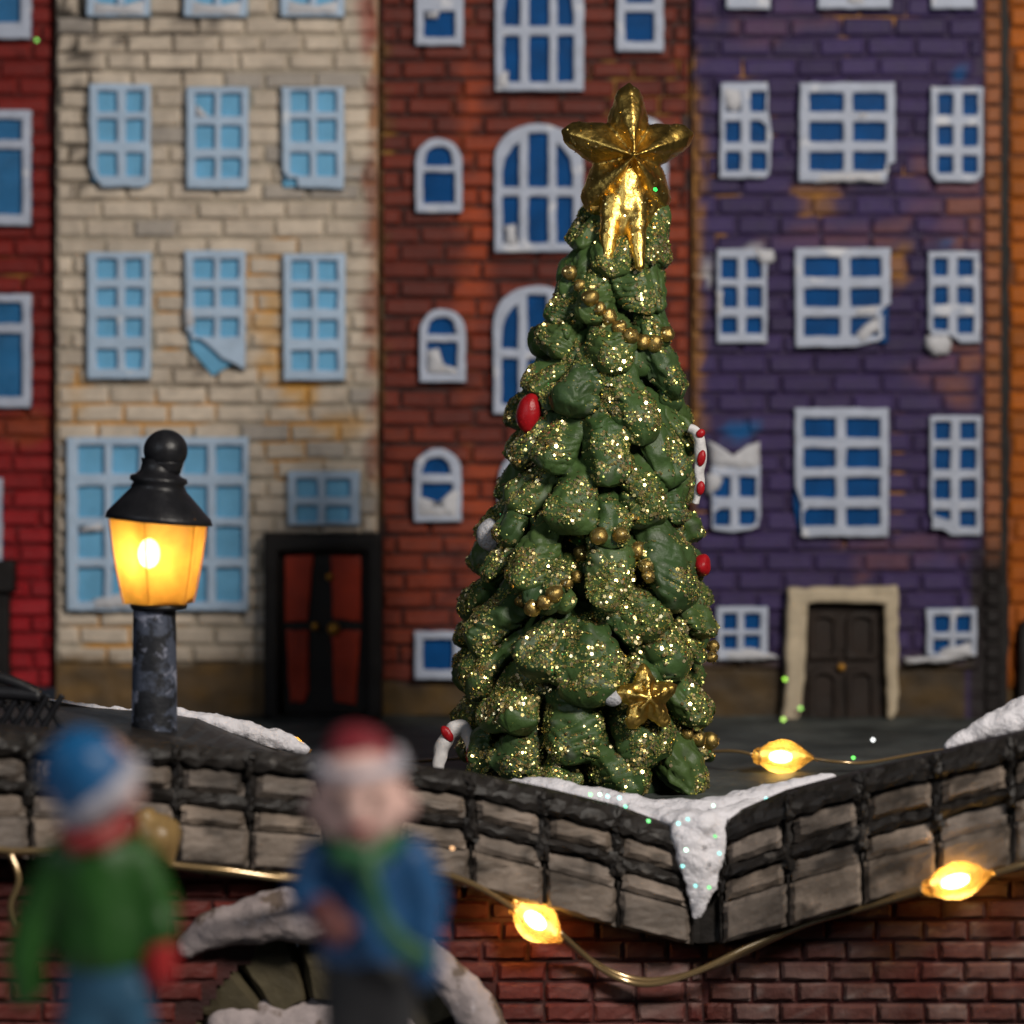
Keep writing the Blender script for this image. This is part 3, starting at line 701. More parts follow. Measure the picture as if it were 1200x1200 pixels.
# arch at the lower left
ar = MB(); YA = -4.45; n = 7
for i in range(n):
    a0 = math.pi * (i + .015) / n; a1 = math.pi * (i + .985) / n
    def ap(a, r): return P(385 - r * 1.0 * math.cos(a), 1262 - r * math.sin(a) * .98, YA)
    q = [ap(a0, 96), ap(a1, 96), ap(a1, 196), ap(a0, 196)]
    q = [q[0], q[3], q[2], q[1]]
    slab(ar, q[::-1], (0, -1, 0), .30, .05, .02, (1, 1, 1), cuts=(5, 3))
nb = 24; vs = []; fs = []
for i in range(nb + 1):
    a = math.pi * i / nb
    for d in (0, .9): p = P(385 - 140 * math.cos(a), 1262 - 138 * math.sin(a), YA); p.y += d - .1; vs.append(p)
for i in range(nb): fs.append([2 * i, 2 * i + 1, 2 * i + 3, 2 * i + 2])
ar.add(vs, fs); c = [P(230, 1110, YA + .75), P(540, 1110, YA + .75), P(540, 1290, YA + .75), P(230, 1290, YA + .75)]; ar.add(c, [[3, 2, 1, 0]])
put('arch_stone', ar, M['olive'], wallroot)
mb = MB()
chain(mb, [(P(222, 1110, -4.95), .14), (P(245, 1090, -4.95), .2), (P(290, 1080, -4.95), .26), (P(335, 1072, -4.95), .27), (P(368, 1078, -4.95), .24)], sy=.9)
chain(mb, [(P(500, 1122, -4.95), .16), (P(530, 1145, -4.95), .2), (P(552, 1178, -4.95), .24), (P(572, 1215, -4.95), .26)], sy=.9)
chain(mb, [(P(390, 1078, -4.95), .16), (P(450, 1090, -4.95), .18), (P(495, 1115, -4.95), .16)], sy=.9)
chain(mb, [(P(262, 1200, -4.6), .2), (P(330, 1195, -4.5), .24), (P(400, 1200, -4.5), .26), (P(470, 1205, -4.6), .22)], sy=1.2)
put('arch_snow', fuse(mb, .035, 's', 6, (.045, 3)), mat('dirty_snow_paint', (.34, .285, .28), .75, var=.3, vscale=2.5, bump=.6, bscale=10, stain=[(2.0, .56, (.13, .095, .075)), (3.5, .62, (.45, .40, .42))]), wallroot)

# ------------------------------------------------------------------ lattice rail on the left
lr = thing('lattice_rail', P(5, 858, -4.6), 'low black criss-cross lattice rail on the wall beside the red house', 'rail')
mb = MB()
for x in range(-70, 50, 17):
    tube(mb, [P(x, 855, -4.6), P(x + 24, 815, -4.6)], .035, 6, sub=1); tube(mb, [P(x + 24, 855, -4.55), P(x, 815, -4.55)], .035, 6, sub=1)
put('lattice', mb, M['iron'], lr)
mb = MB(); tube(mb, [P(-70, 813, -4.6), P(0, 812, -4.6), P(48, 816, -4.6)], .075, 8)
tube(mb, [P(-70, 796, -4.6), P(-20, 790, -4.6), P(18, 800, -4.6), P(46, 814, -4.6)], .06, 8)
put('top_rail', smooth(mb.mesh('r')), M['iron'], lr)

# ------------------------------------------------------------------ street lamp
YL = -3.9; lc = P(182, 865, YL); kL = (D + YL) / D / 100
def zl(py): return CAMZ - (py - HOR) * kL
lamp = thing('street_lamp', (P(182, 865, YL).x, YL, zl(880)), 'lit amber street lamp with ball finial on a worn black post', 'street lamp')
cx = P(186, 600, YL).x
mb = MB(); lathe(mb, [(27 * kL, zl(885)), (27 * kL, zl(850)), (26 * kL, zl(780)), (25 * kL, zl(716)), (25 * kL, zl(708))], (P(181, 0, YL).x, YL), 28)
put('post', smooth(mb.mesh('p')), M['post'], lamp)
mb = MB(); lathe(mb, [(20 * kL, zl(716)), (32 * kL, zl(714)), (34 * kL, zl(709)), (20 * kL, zl(704))], (cx, YL), 28); put('collar', smooth(mb.mesh('p')), M['iron'], lamp)
def hexring(r, z, seg=6, rot=.35): return [Vector((cx + r * math.cos(2 * math.pi * k / seg + rot), YL + r * math.sin(2 * math.pi * k / seg + rot), z)) for k in range(seg)]
mb = MB(); SEG = 6
rings = [hexring(42 * kL, zl(707)), hexring(46 * kL, zl(692)), hexring(54 * kL, zl(650)), hexring(60 * kL, zl(607))]
vs = [v for r_ in rings for v in r_]; fs = []
for i in range(3):
    for k in range(SEG): fs.append([i * SEG + k, i * SEG + (k + 1) % SEG, (i + 1) * SEG + (k + 1) % SEG, (i + 1) * SEG + k])
mb.add(vs, fs)
me = bake(mb.mesh('g'), [('BEVEL', dict(width=.05, segments=3, limit_method='ANGLE', angle_limit=.5))])
gl = put('lantern_glass', me, M['lantern'], lamp)
mb = MB(); lathe(mb, [(30 * kL, zl(706)), (34 * kL, zl(702)), (32 * kL, zl(694)), (10 * kL, zl(690))], (cx, YL), 24); put('lantern_floor', smooth(mb.mesh('f')), mat('deep_amber_plastic', (.25, .10, .01), .4), lamp)  # floor plate in a deeper amber than the glass
mb = MB(); ball(mb, (cx - 10 * kL, YL - .12, zl(648)), (.12, .12, .16), 3); put('lamp_bulb', smooth(mb.mesh('b')), M['lamp_led'], lamp)
plant_bulb_light(lamp, (cx, YL - .05, zl(640)), 4, (1, .60, .2), .12)
mb = MB()
for k in range(SEG):
    a = [r_[k] for r_ in rings]; tube(mb, a, .007, 6, sub=2)
put('lantern_rib', mb, mat('amber_rib_plastic', (.6, .24, .02), .35), lamp)
mb = MB()
rr = [(63, 611), (61, 604), (46, 588), (33, 574), (30, 567), (34, 564), (33, 559), (27, 557), (22, 552), (20, 544), (21, 538)]
vs = []; fs = []; seg = 24
for i, (r_, y_) in enumerate(rr):
    for k in range(seg):
        t = 2 * math.pi * k / seg + .35
        hx = 1 / max(.86, math.cos(((t - .35 + math.pi / 6) % (math.pi / 3)) - math.pi / 6)) if False else 1
        vs.append(Vector((cx + r_ * kL * math.cos(t), YL + r_ * kL * math.sin(t), zl(y_) - .05 * r_ / 63 * math.cos(t))))
for i in range(len(rr) - 1):
    for k in range(seg): fs.append([i * seg + k, i * seg + (k + 1) % seg, (i + 1) * seg + (k + 1) % seg, (i + 1) * seg + k])
fs.append(list(range(seg))[::-1]); mb.add(vs, fs)
put('lantern_roof', smooth(mb.mesh('r')), M['iron'], lamp)
mb = MB(); lathe(mb, [(17 * kL, zl(556)), (19 * kL, zl(550)), (21 * kL, zl(544)), (23 * kL, zl(538))] + [(26 * kL * math.sin(a), zl(528 + 25 * math.cos(a))) for a in [.9 + i * .155 for i in range(15)]], (P(194, 0, YL).x, YL), 28)
put('finial', smooth(mb.mesh('f')), M['iron'], lamp)

# ------------------------------------------------------------------ the tree
SIL = [(240, 690, 776), (300, 662, 792), (350, 648, 786), (400, 628, 792), (450, 610, 810), (540, 586, 817), (600, 575, 820), (660, 552, 827), (740, 530, 838), (800, 526, 842), (870, 530, 850), (935, 540, 852)]
def xc(y): return interp(y, [(s[0], (s[1] + s[2]) / 2) for s in SIL])
def hr(y): return interp(y, [(s[0], (s[2] - s[1]) / 2) for s in SIL])
tree = thing('christmas_tree', (P(690, 935, 0).x, 0, 0), 'glittering green resin Christmas tree with gold star, beads and candy canes', 'christmas tree')
def surf(px, py, k=1.0):
    """point on the tree's cone behind the picture point"""
    r = hr(py) * k; dx = max(-.985, min(.985, (px - xc(py)) / hr(py))); Y = -r * math.sqrt(1 - dx * dx) / 100
    p = P(px, py, Y); return p
def axis(py): return P(xc(py), py, 0)
crown = MB(); LV = []
GR = [(.040, .082, .023), (.050, .096, .026), (.034, .069, .024), (.058, .100, .028)]
def lobe(p0, p1, r, sag=.12, seed=0, flat=.74, seg=56, rows=64, roll=False, grooves=9):
    p0 = Vector(p0); p1 = Vector(p1); d = p1 - p0; Ln = d.length
    ax = axis(HOR + (CAMZ - p1.z) * 100); out = Vector((p1.x - ax.x, p1.y, 0)); out = out.normalized() if out.length > 1e-3 else Vector((0, -1, 0))
    vs = []; cs = []; fs = []; lv = []; base = rnd.choice(GR); ph = seed * 1.7; chev = (seed * 5) % 3 != 0; tap = rnd.random() < .35
    for j in range(rows + 1):
        t = j / rows
        c = p0.lerp(p1, t) + out * (sag * Ln * math.sin(math.pi * t) * 1.2)
        dc = (d + out * (sag * Ln * math.pi * 1.2 * math.cos(math.pi * t))).normalized()
        a = dc.cross(out).normalized(); b = a.cross(dc).normalized()
        e = max(0, (t - .84) / .16); prof = (.78 + .28 * min(1, t / .6) - (.40 * max(0, (t - .6) / .4) if tap else 0)) * math.sqrt(max(0, 1 - e * e)); crease = .26 * ((seed * 7) % 3 == 0) * min(1, t * 2)
        if t < .12: prof *= .6 + .4 * t / .12
        for k in range(seg):
            u = 2 * math.pi * k / seg
            n = a * math.cos(u) + b * math.sin(u)
            cu_ = math.atan2(math.sin(u - math.pi / 2), math.cos(u - math.pi / 2))
            rr_ = r * prof * (1 - crease * math.exp(-cu_ * cu_ / .10)) * (1 + .30 * nz(math.cos(u) * 1.2 + ph, math.sin(u) * 1.2, t * 2.2 + ph) + .12 * nz(math.cos(u) * 2.6 + ph, math.sin(u) * 2.6, t * 5) + .05 * nz(math.cos(u) * 6 + ph, math.sin(u) * 6, t * 11))
            gm = max(0, min(1, .55 + 1.3 * nz(ph + math.cos(u) * .8, math.sin(u) * .8 + t * 1.5, 3)))
            fold = abs(((u / (2 * math.pi) + .25) % 1) - .5) * 2
            gv = abs(math.sin(grooves * u * .5 + 5 * t * (1 if fold > .5 else -1) + 1.4 * nz(t * 4, u * 2, ph)))
            gd = (max(0, .45 - gv) / .45) ** 1.1
            if chev:
                w_ = abs(math.sin(math.pi * (t * 9 + abs(cu_) * 1.1 + .7 * nz(t * 3, cu_, ph)))); rr_ -= .20 * r * (max(0, .5 - w_) / .5) * gm * (1 - e)
            else: rr_ -= .22 * r * gd * gm * (1 - e) * min(1, (1 - t) * 3)
            vs.append(c + a * math.cos(u) * rr_ + b * math.sin(u) * rr_ * flat)
            m = .5 + nz(vs[-1].x * 2.2, vs[-1].y * 2.2, vs[-1].z * 2.2)
            col = mixc(base, (.060, .098, .030), m * .5)
            col = mixc(col, (.14, .16, .12), .6 * max(0, nz(vs[-1].x * 7, vs[-1].y * 7, vs[-1].z * 7 + 4) - .32) / .4)
            cs.append(col); lv.append(t)
    for j in range(rows):
        for k in range(seg): fs.append([j * seg + k, (j + 1) * seg + k, (j + 1) * seg + (k + 1) % seg, j * seg + (k + 1) % seg])
    crown.add(vs, fs, cs); LV.extend(lv)
# core cone under the branches
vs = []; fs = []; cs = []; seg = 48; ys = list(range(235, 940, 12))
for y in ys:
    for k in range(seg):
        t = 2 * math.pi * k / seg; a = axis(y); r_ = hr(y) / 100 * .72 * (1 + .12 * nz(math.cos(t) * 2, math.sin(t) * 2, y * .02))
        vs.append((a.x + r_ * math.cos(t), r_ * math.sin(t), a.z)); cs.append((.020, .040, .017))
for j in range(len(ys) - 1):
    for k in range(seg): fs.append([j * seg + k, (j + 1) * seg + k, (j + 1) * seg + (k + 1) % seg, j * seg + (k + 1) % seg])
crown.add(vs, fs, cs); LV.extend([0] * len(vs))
FR = [(700, 258, 668, 288, 17), (762, 250, 785, 308, 20), (724, 270, 716, 318, 20), (690, 300, 655, 345, 19), (735, 318, 752, 368, 22), (768, 325, 776, 364, 17), (700, 335, 690, 378, 22),
      (668, 355, 640, 376, 17), (762, 375, 780, 408, 19), (715, 388, 718, 430, 24), (660, 385, 630, 410, 20), (765, 412, 802, 460, 25), (722, 440, 752, 512, 25), (692, 428, 670, 480, 27),
      (652, 430, 613, 460, 22), (702, 488, 718, 566, 25), (672, 498, 634, 545, 23), (768, 498, 795, 568, 25), (640, 505, 596, 545, 22), (680, 556, 666, 622, 28), (640, 560, 588, 584, 22),
      (745, 550, 762, 612, 26), (790, 575, 811, 606, 20), (796, 490, 814, 530, 18), (715, 590, 720, 640, 24), (640, 625, 612, 690, 25), (596, 640, 557, 674, 22), (716, 648, 706, 714, 30), (772, 625, 806, 706, 33),
      (640, 660, 640, 715, 24), (716, 700, 800, 788, 32), (800, 695, 832, 742, 22), (672, 728, 614, 778, 31), (690, 745, 690, 822, 36), (600, 712, 541, 758, 26), (590, 755, 538, 808, 24),
      (640, 785, 560, 852, 31), (672, 825, 666, 892, 38), (790, 800, 836, 846, 25), (732, 832, 776, 884, 32), (705, 876, 752, 925, 30), (792, 880, 832, 922, 30), (622, 855, 588, 908, 28),
      (812, 750, 828, 776, 16), (640, 890, 645, 930, 28), (560, 870, 550, 915, 20), (760, 775, 750, 835, 26), (596, 600, 585, 632, 18), (810, 645, 822, 680, 18), (745, 700, 770, 740, 26), (610, 815, 600, 850, 24)]
for i, (x0, y0, x1, y1, r_) in enumerate(FR):
    e_ = .60; xr = x0 + (x0 - x1) * e_; yr = max(245, y0 + (y0 - y1) * e_); xr = lerp(xr, xc(yr), .12)
    xt = x1 + (0 if abs(x1 - xc(y1)) < .75 * hr(y1) else (-6 if x1 > xc(y1) else 6))
    q0 = surf(xr, yr, .60); q1 = surf(xt, y1 + r_ * .2, 1.10); R_ = r_ * .96 / 100
    lobe(q0, q1, R_, .035, i + 1, grooves=rnd.choice([12, 14, 18, 16]))
    sd = rnd.choice((-1, 1)); dx = (y1 - y0) / math.hypot(x1 - x0, y1 - y0); dy = -(x1 - x0) / math.hypot(x1 - x0, y1 - y0)
    xm, ym = lerp(x0, x1, .45), lerp(y0, y1, .45)                       # a side shoot on each branch
    xs_ = xm + sd * dx * r_ * .95 + (x1 - x0) * .15; ys_ = ym + sd * dy * r_ * .95 + abs(y1 - y0) * .28
    if rnd.random() < .5 and abs(xs_ - xc(ys_)) < .9 * hr(ys_) and ys_ < 925: lobe(surf(lerp(xr, xm, .4), lerp(yr, ym, .4), .5), surf(xs_, ys_ + 14, 1.02), R_ * .56, .03, i + 60, seg=44, rows=36, grooves=12)
for y in range(280, 930, 40):                                        # inner branches that fill between the outer ones
    w = hr(y) * .8; n = max(2, int(w * 2 / 52)); o = rnd.random()
    for k in range(n):
        x = xc(y) - w + 2 * w * (k + o) / n
        lobe(surf(lerp(x, xc(y), .25), y - 70, .4), surf(x, y, .74), rnd.uniform(.15, .21), .03, 200 + y + k, seg=44, rows=22, grooves=12)
i = 100
for y in range(285, 935, 44):                                        # the sides and the back
    n = max(5, int(hr(y) / 13)); o = rnd.random()
    for k in range(n):
        t = 2 * math.pi * (k + o) / n
        if math.sin(t) < -.12: continue
        a = axis(y); r1 = hr(y) / 100 * .88; r0 = r1 * .6
        a0 = axis(y - 52)
        lobe((a0.x + r0 * math.cos(t), r0 * math.sin(t), a0.z), (a.x + r1 * math.cos(t + .1), r1 * math.sin(t + .1), a.z), hr(y) / 100 * .17 + .09, .1, i, seg=40, rows=22); i += 1
for v in crown.v:
    q = v * 2.3; v += Vector((nz(q.x, q.y, q.z), nz(q.x + 9, q.y, q.z), nz(q.x, q.y + 9, q.z))) * .085
    q = v * 6.5; v += Vector((nz(q.x, q.y, q.z), nz(q.x + 9, q.y, q.z), nz(q.x, q.y + 9, q.z))) * .028
cme = smooth(crown.mesh('crown'))
from mathutils.bvhtree import BVHTree
bvh = BVHTree.FromPolygons([tuple(v.co) for v in cme.vertices], [tuple(p.vertices) for p in cme.polygons])
def on_tree(px, py, lift):
    o_ = Vector((0, -D, CAMZ)); d_ = (P(px, py, 0) - o_).normalized(); h_ = bvh.ray_cast(o_, d_)
    return None if h_[0] is None else h_[0] - d_ * lift
# glitter, sampled on the branches
cme.calc_loop_triangles(); flk = MB(); tri = cme.loop_triangles; vco = [v.co.copy() for v in cme.vertices]
cum = []; tot = 0
for t in tri:
    lvv = LV[t.vertices[0]]; w = t.area if lvv > .22 else 0
    if t.normal.z < -.55: w *= .1
    if t.center[1] > .4: w *= .3
    c_ = t.center; py_ = HOR + (CAMZ - c_[2]) * 100; rad_ = math.hypot(c_[0] - axis(py_).x, c_[1]) * 100 / hr(py_)
    if rad_ < .80: w *= .25
    tot += w; cum.append(tot)
import bisect
DC = [(.54, .52, .13), (.44, .46, .11), (.62, .56, .18), (.32, .38, .10), (.70, .62, .26)]
GC = [(.80, .62, .26), (.72, .60, .24), (.60, .56, .20), (.85, .72, .42), (.50, .50, .17)]
def add_flake(mb, p, n, s, tilt, col):
    n = (n + Vector((rnd.gauss(0, tilt), rnd.gauss(0, tilt), rnd.gauss(0, tilt)))).normalized()
    a = n.orthogonal().normalized(); b = n.cross(a); r0 = rnd.random() * 6; vs = []
    for k in range(5): t = r0 + 2 * math.pi * k / 5; vs.append(p + (a * math.cos(t) + b * math.sin(t)) * s)
    mb.add(vs, [[0, 1, 2, 3, 4]], col)
cnt = 0; tries = 0; dst = MB()
while cnt < 84000 and tries < 900000:
    tries += 1
    t = tri[bisect.bisect_left(cum, rnd.random() * tot)]
    a, b = rnd.random(), rnd.random()
    if a + b > 1: a, b = 1 - a, 1 - b
    v0, v1, v2 = [vco[i] for i in t.vertices]; p = v0 + (v1 - v0) * a + (v2 - v0) * b; n = t.normal
    m = .8 * nz(p.x * 2.1, p.y * 2.1, p.z * 2.1 + 11) + .4 * nz(p.x * 5, p.y * 5, p.z * 5) + .38 * n.z + (.08 if p.z < 2.6 else -.04) + .7 * (LV[t.vertices[0]] - .62)
    if rnd.random() > max(.015, min(1, (m - .06) * 5)): continue
    bigf = rnd.random() < .15 * (1 + 3.5 * max(0, nz(p.x * 3, p.y * 3, p.z * 3 + 5)))
    if bigf: add_flake(flk, p + n * .008, n, rnd.uniform(.013, .025), .28, rnd.choice(GC[:2] + GC[3:4]))
    else:
        col = rnd.choice(DC)
        if rnd.random() < .012: col = (.9, .30, .04)
        if rnd.random() < .012: col = (.12, .6, .2)
        add_flake(dst, p + n * .004, n, rnd.uniform(.0065, .0145), .5, col)
    cnt += 1
crown_o = put('crown', cme, M['crown'], tree)
gl_o = put('glitter', flk, M['flake'], tree, kind='stuff'); put('glitter_dust', dst, M['dust'], tree, kind='stuff')
mb = MB(); lathe(mb, [(.9, 0), (.9, .1), (.5, .3), (.35, .9)], (P(690, 0, 0).x, 0), 20); put('trunk', smooth(mb.mesh('t')), M['olive'], tree)

# star topper
def star_mesh(c, Rr, ri, depth, rot=0, yaw=0, tilt=0, drop=1.0):
    mb = MB(); N = 10; pts = []
    for k in range(N):
        a = math.pi / 2 + rot + k * math.pi / 5; r_ = Rr if k % 2 == 0 else ri
        pts.append((r_ * math.cos(a), r_ * math.sin(a)))
    vs = []; fs = []; K = 10; per = []
    for k in range(N):
        a, b = pts[k], pts[(k + 1) % N]
        for i in range(6):
            u = i / 6; rg = 1 - u if k % 2 == 0 else u; x = lerp(a[0], b[0], u); z = lerp(a[1], b[1], u)
            ta = math.pi / 2 + rot + (k + k % 2) * math.pi / 5; bl = .075 * Rr * math.sin(math.pi * min(1, rg)) ** .6 + .06 * Rr * (rg > .5) * (1 - abs(rg - .8) * 3 if rg < .99 else 0)
            sgn = 1 if k % 2 == 0 else -1
            per.append((x - sgn * bl * math.sin(ta), z + sgn * bl * math.cos(ta), rg))
    n = len(per)
    for side in (-1, 1):
        for j in range(K + 1):
            s = 1 - j / K
            for x, z, ridge in per:
                h_ = depth * ((1 - s) * (.55 + .45 * ridge) + .28 * math.sqrt(max(0, 1 - s ** 6)) + .16 * ridge * (1 - s) ** .6)
                vs.append(Vector((x * s, side * (h_ + .0), z * s)))
    off = (K + 1) * n
    for sd in (0, 1):
        for j in range(K):
            for i in range(n):
                q = [sd * off + j * n + i, sd * off + j * n + (i + 1) % n, sd * off + (j + 1) * n + (i + 1) % n, sd * off + (j + 1) * n + i]
                fs.append(q if sd == 0 else q[::-1])
    rm = Matrix.Rotation(yaw, 3, 'Z') @ Matrix.Rotation(tilt, 3, 'X')
    mb.add([rm @ v + Vector(c) for v in vs], fs)
    bm = bmesh.new(); t = mb.mesh('s'); bm.from_mesh(t); bmesh.ops.remove_doubles(bm, verts=bm.verts, dist=.004); bmesh.ops.recalc_face_normals(bm, faces=bm.faces)
    bm.to_mesh(t); bm.free(); return t
def roughen(me, amp, fr, it=1):
    me = bake(me, [('REMESH', dict(mode='VOXEL', voxel_size=.018)), ('SMOOTH', dict(iterations=it, factor=.5))]); me.update(); ns = [v.normal.copy() for v in me.vertices]
    for v, n in zip(me.vertices, ns): p = v.co * fr; v.co += n * amp * (noise.noise(p) + .6 * noise.noise(p * 2.5))
    return smooth(me)
YS = -.35
so = put('star_topper', roughen(star_mesh(P(735, 180, YS), .83, .41, .36, -.01, R(8), R(6)), .007, 7, 4), M['gold'], tree)
mb = MB()
chain(mb, [(P(735, 215, YS + .1), .40), (P(737, 245, YS + .1), .38)], sy=.8, sub=3)
chain(mb, [(P(735, 200, YS - .06), .22), (P(733, 245, YS - .14), .20)], sub=3)
chain(mb, [(P(703, 215, YS), .14), (P(697, 243, YS), .10)]); chain(mb, [(P(765, 215, YS), .14), (P(768, 240, YS + .05), .10)])
chain(mb, [(P(720, 236, YS - .16), .17), (P(714, 272, YS - .27), .12), (P(711, 303, YS - .40), .07)])
chain(mb, [(P(745, 232, YS - .14), .16), (P(746, 280, YS - .34), .11), (P(750, 312, YS - .47), .06)])
chain(mb, [(P(733, 240, YS - .15), .18), (P(731, 268, YS - .2), .12)])
put('star_base', fuse(mb, .025, 'b', 5, (.016, 6)), M['gold'], tree)
sf = MB()
for k in range(500):
    x = rnd.uniform(695, 772); y = rnd.uniform(195, 300)
    if abs(x - 733) > 40 - (y - 195) * .22: continue
for mesh_o in (so,):
    pass
# fine gold dust on the star base
dust = MB(); bme = bpy.data.objects['star_base'].data; rl = tree.location
for p_ in bme.polygons:
    if rnd.random() < .12 and p_.normal.y < .3: add_flake(dust, p_.center + rl + p_.normal * .006, p_.normal, rnd.uniform(.006, .014), .45, rnd.choice(GC[:2]))
for p_ in so.data.polygons:
    if rnd.random() < .015 and p_.normal.y < .3: add_flake(dust, p_.center + rl + p_.normal * .006, p_.normal, rnd.uniform(.006, .012), .45, rnd.choice(GC[:2]))
put('star_glitter', dust, M['flake'], tree, kind='stuff')

bdust = MB()
# gold bead garland
gm = MB(); ball(gm, (0, 0, 0), 1, 1)
gar = None
BD = [(668, 320, 12), (680, 334, 10), (692, 349, 13), (703, 362, 9), (713, 372, 12), (726, 384, 11), (739, 394, 12), (753, 401, 12), (767, 403, 12), (781, 391, 12),
      (682, 648, 12), (702, 628, 13), (727, 627, 12), (746, 646, 13), (757, 664, 11), (760, 675, 10), (650, 696, 13), (637, 706, 10), (624, 713, 12), (611, 705, 10), (664, 684, 9), (676, 676, 9),
      (836, 758, 9), (834, 770, 9), (818, 866, 12), (832, 868, 13), (806, 860, 9)]
gar = None
for x, y, r_ in BD:
    mb = MB(); r0 = r_ * .80 / 100; c = on_tree(x, y, r0 * .25) or surf(x, y, 1.0)
    ball(mb, c, (r0, r0, r0 * rnd.uniform(.9, 1.1)), 3)
    for q_ in range(26):
        d_ = Vector((rnd.gauss(0, 1), rnd.gauss(-.5, 1), rnd.gauss(.3, 1))).normalized(); add_flake(bdust, c + d_ * (r0 + .004), d_, rnd.uniform(.006, .016), .5, rnd.choice(GC[:2] + GC[3:4]))
    o = smooth(mb.mesh('bead'))
    for v in o.vertices: v.co += Vector((nz(*(v.co * 11)), nz(*(v.co * 11 + Vector((5, 0, 0)))), nz(*(v.co * 11 + Vector((0, 7, 0)))))) * .02
    if gar is None: gar = put('bead_garland', o, M['bead'], tree)
    else: put('bead', o, M['bead'], gar)
put('bead_glitter', bdust, M['flake'], tree, kind='stuff')
def orn(name, x, y, r, m, k=1.03, sub=3, rot=None, disp=None):
    mb = MB(); ball(mb, (on_tree(x, y, .04) if k < 1.08 else None) or surf(x, y, k), r, sub, rot=rot); me = smooth(mb.mesh(name))
    for v in me.vertices: v.co += Vector((nz(*(v.co * 9)), nz(*(v.co * 9 + Vector((5, 0, 0)))), nz(*(v.co * 9 + Vector((0, 7, 0)))))) * .018
    return put(name, me, M[m], tree)
orn('bauble', 620, 484, (.145, .14, .23), 'red', 1.16, rot=Matrix.Rotation(R(10), 3, 'Y'), )
orn('bauble', 823, 663, (.10, .12, .13), 'red', 1.05)
orn('snowball', 575, 627, (.16, .16, .19), 'silver', 1.04)
orn('snowball', 718, 818, (.11, .11, .10), 'silver', 1.0)
put('star_ornament', roughen(star_mesh(on_tree(757, 819, .08), .40, .215, .15, R(3), R(12), R(-8)), .016, 12, 2), M['gold'], tree)
def cane(path, r_, spots, sub=8):
    mb = MB(); tube(mb, path, lambda t: r_ * (.75 + .35 * math.sin(math.pi * min(1, t * 1.0 + .1))), 14, sub=sub)
    cm = smooth(mb.mesh('c'))
    for v in cm.vertices: v.co += Vector((nz(*(v.co * 8)), nz(*(v.co * 8 + Vector((5, 0, 0)))), nz(*(v.co * 8 + Vector((0, 7, 0)))))) * .022
    o = put('candy_cane', cm, M['white'], tree)
    for (p, rr_, rz) in spots:
        s = MB(); ball(s, p, rr_, 2, rot=Matrix.Rotation(rz, 3, 'Y')); put('red_stripe', smooth(s.mesh('s')), M['red'], o)
c1 = [(806, 502), (815, 508), (819, 525), (818, 550), (817, 572), (813, 590)]
cane([P(x + 2, y, -.75) for x, y in c1], .062, [(P(821, 508, -.81), (.05, .03, .06), .7), (P(822, 537, -.81), (.05, .03, .10), .2), (P(821, 572, -.81), (.05, .03, .085), .1)])
c2 = [(509, 905), (513, 880), (522, 862), (533, 853), (543, 858), (550, 880), (553, 915)]
cane([P(x + 4, y, -.55) for x, y in c2], .085, [(P(524, 860, -.63), (.06, .04, .11), -.6), (P(551, 884, -.63), (.05, .04, .11), .1), (P(556, 918, -.62), (.06, .04, .05), .1)])

# ------------------------------------------------------------------ string lights
def bulb(parent, c, ang, L_, w, power, core='led', dim=False):
    c = Vector(c); rot = Matrix.Rotation(-ang, 3, 'Y')
    mb = MB(); vs = []; fs = []; seg = 12; prof = [(.0, -.5), (.35, -.47), (.5, -.40), (.46, -.36), (.8, -.22), (1, -.02), (.92, .14), (.55, .32), (.28, .42), (.12, .5)]
    for r_, t in prof:
        for k in range(seg):
            a = 2 * math.pi * k / seg; f = 1 + (.14 if k % 2 else -.08)
            vs.append(rot @ Vector((t * L_, r_ * w * f * math.cos(a), r_ * w * f * math.sin(a))) + c)
    for i in range(len(prof) - 1):
        for k in range(seg): fs.append([i * seg + k, i * seg + (k + 1) % seg, (i + 1) * seg + (k + 1) % seg, (i + 1) * seg + k])
    mb.add(vs, fs)
    bo = put('bulb', smooth(mb.mesh('bulb')) if dim else mb.mesh('bulb'), M['bulb_shell'] if not dim else mat('unlit_tan_bulb', (.22, .14, .055), .35), parent)
    if not dim:
        m2 = MB(); ball(m2, c - rot @ Vector((L_ * .03, 0, 0)), (L_ * .2, w * .42, w * .42), 2, rot=rot); put('led_core', smooth(m2.mesh('c')), M[core], bo)
        plant_bulb_light(bo, c + Vector((0, .0, .0)), power, (1, .58, .16), .1)
    return bo
sl = thing('string_light', P(740, 1120, -4.2), 'clear copper string light with lit bulbs drooping along the front brick wall', 'string light')
mb = MB()
yw = -4.25
wp = [(-60, 985, -6.3), (10, 1000, -6.2), (70, 994, -6.2), (130, 992, -6.1), (200, 1014, -6.0), (270, 1023, -5.9), (345, 1027, -5.7), (430, 1028, -5.3), (510, 1026, -4.9), (560, 1040, -4.6), (605, 1062, -4.3)]
for d in (0, .05): tube(mb, [P(x, y, Y) + Vector((0, -d, d * .7 * math.sin(i * 1.7))) for i, (x, y, Y) in enumerate(wp)], .036, 8)
wp2 = [(655, 1096, -4.25), (690, 1124, -3.9), (725, 1142, -3.8), (765, 1149, -3.8), (820, 1138, -3.8), (880, 1112, -3.85), (950, 1080, -4.1), (1020, 1056, -4.5), (1085, 1040, -5.0)]
for d in (0, .05): tube(mb, [P(x, y, Y) + Vector((0, -d, d * .8 * math.cos(i * 1.3))) for i, (x, y, Y) in enumerate(wp2)], .036, 8)
tube(mb, [P(1165, 1024, -5.3), P(1205, 1012, -5.5), P(1290, 990, -5.8)], .04, 8)
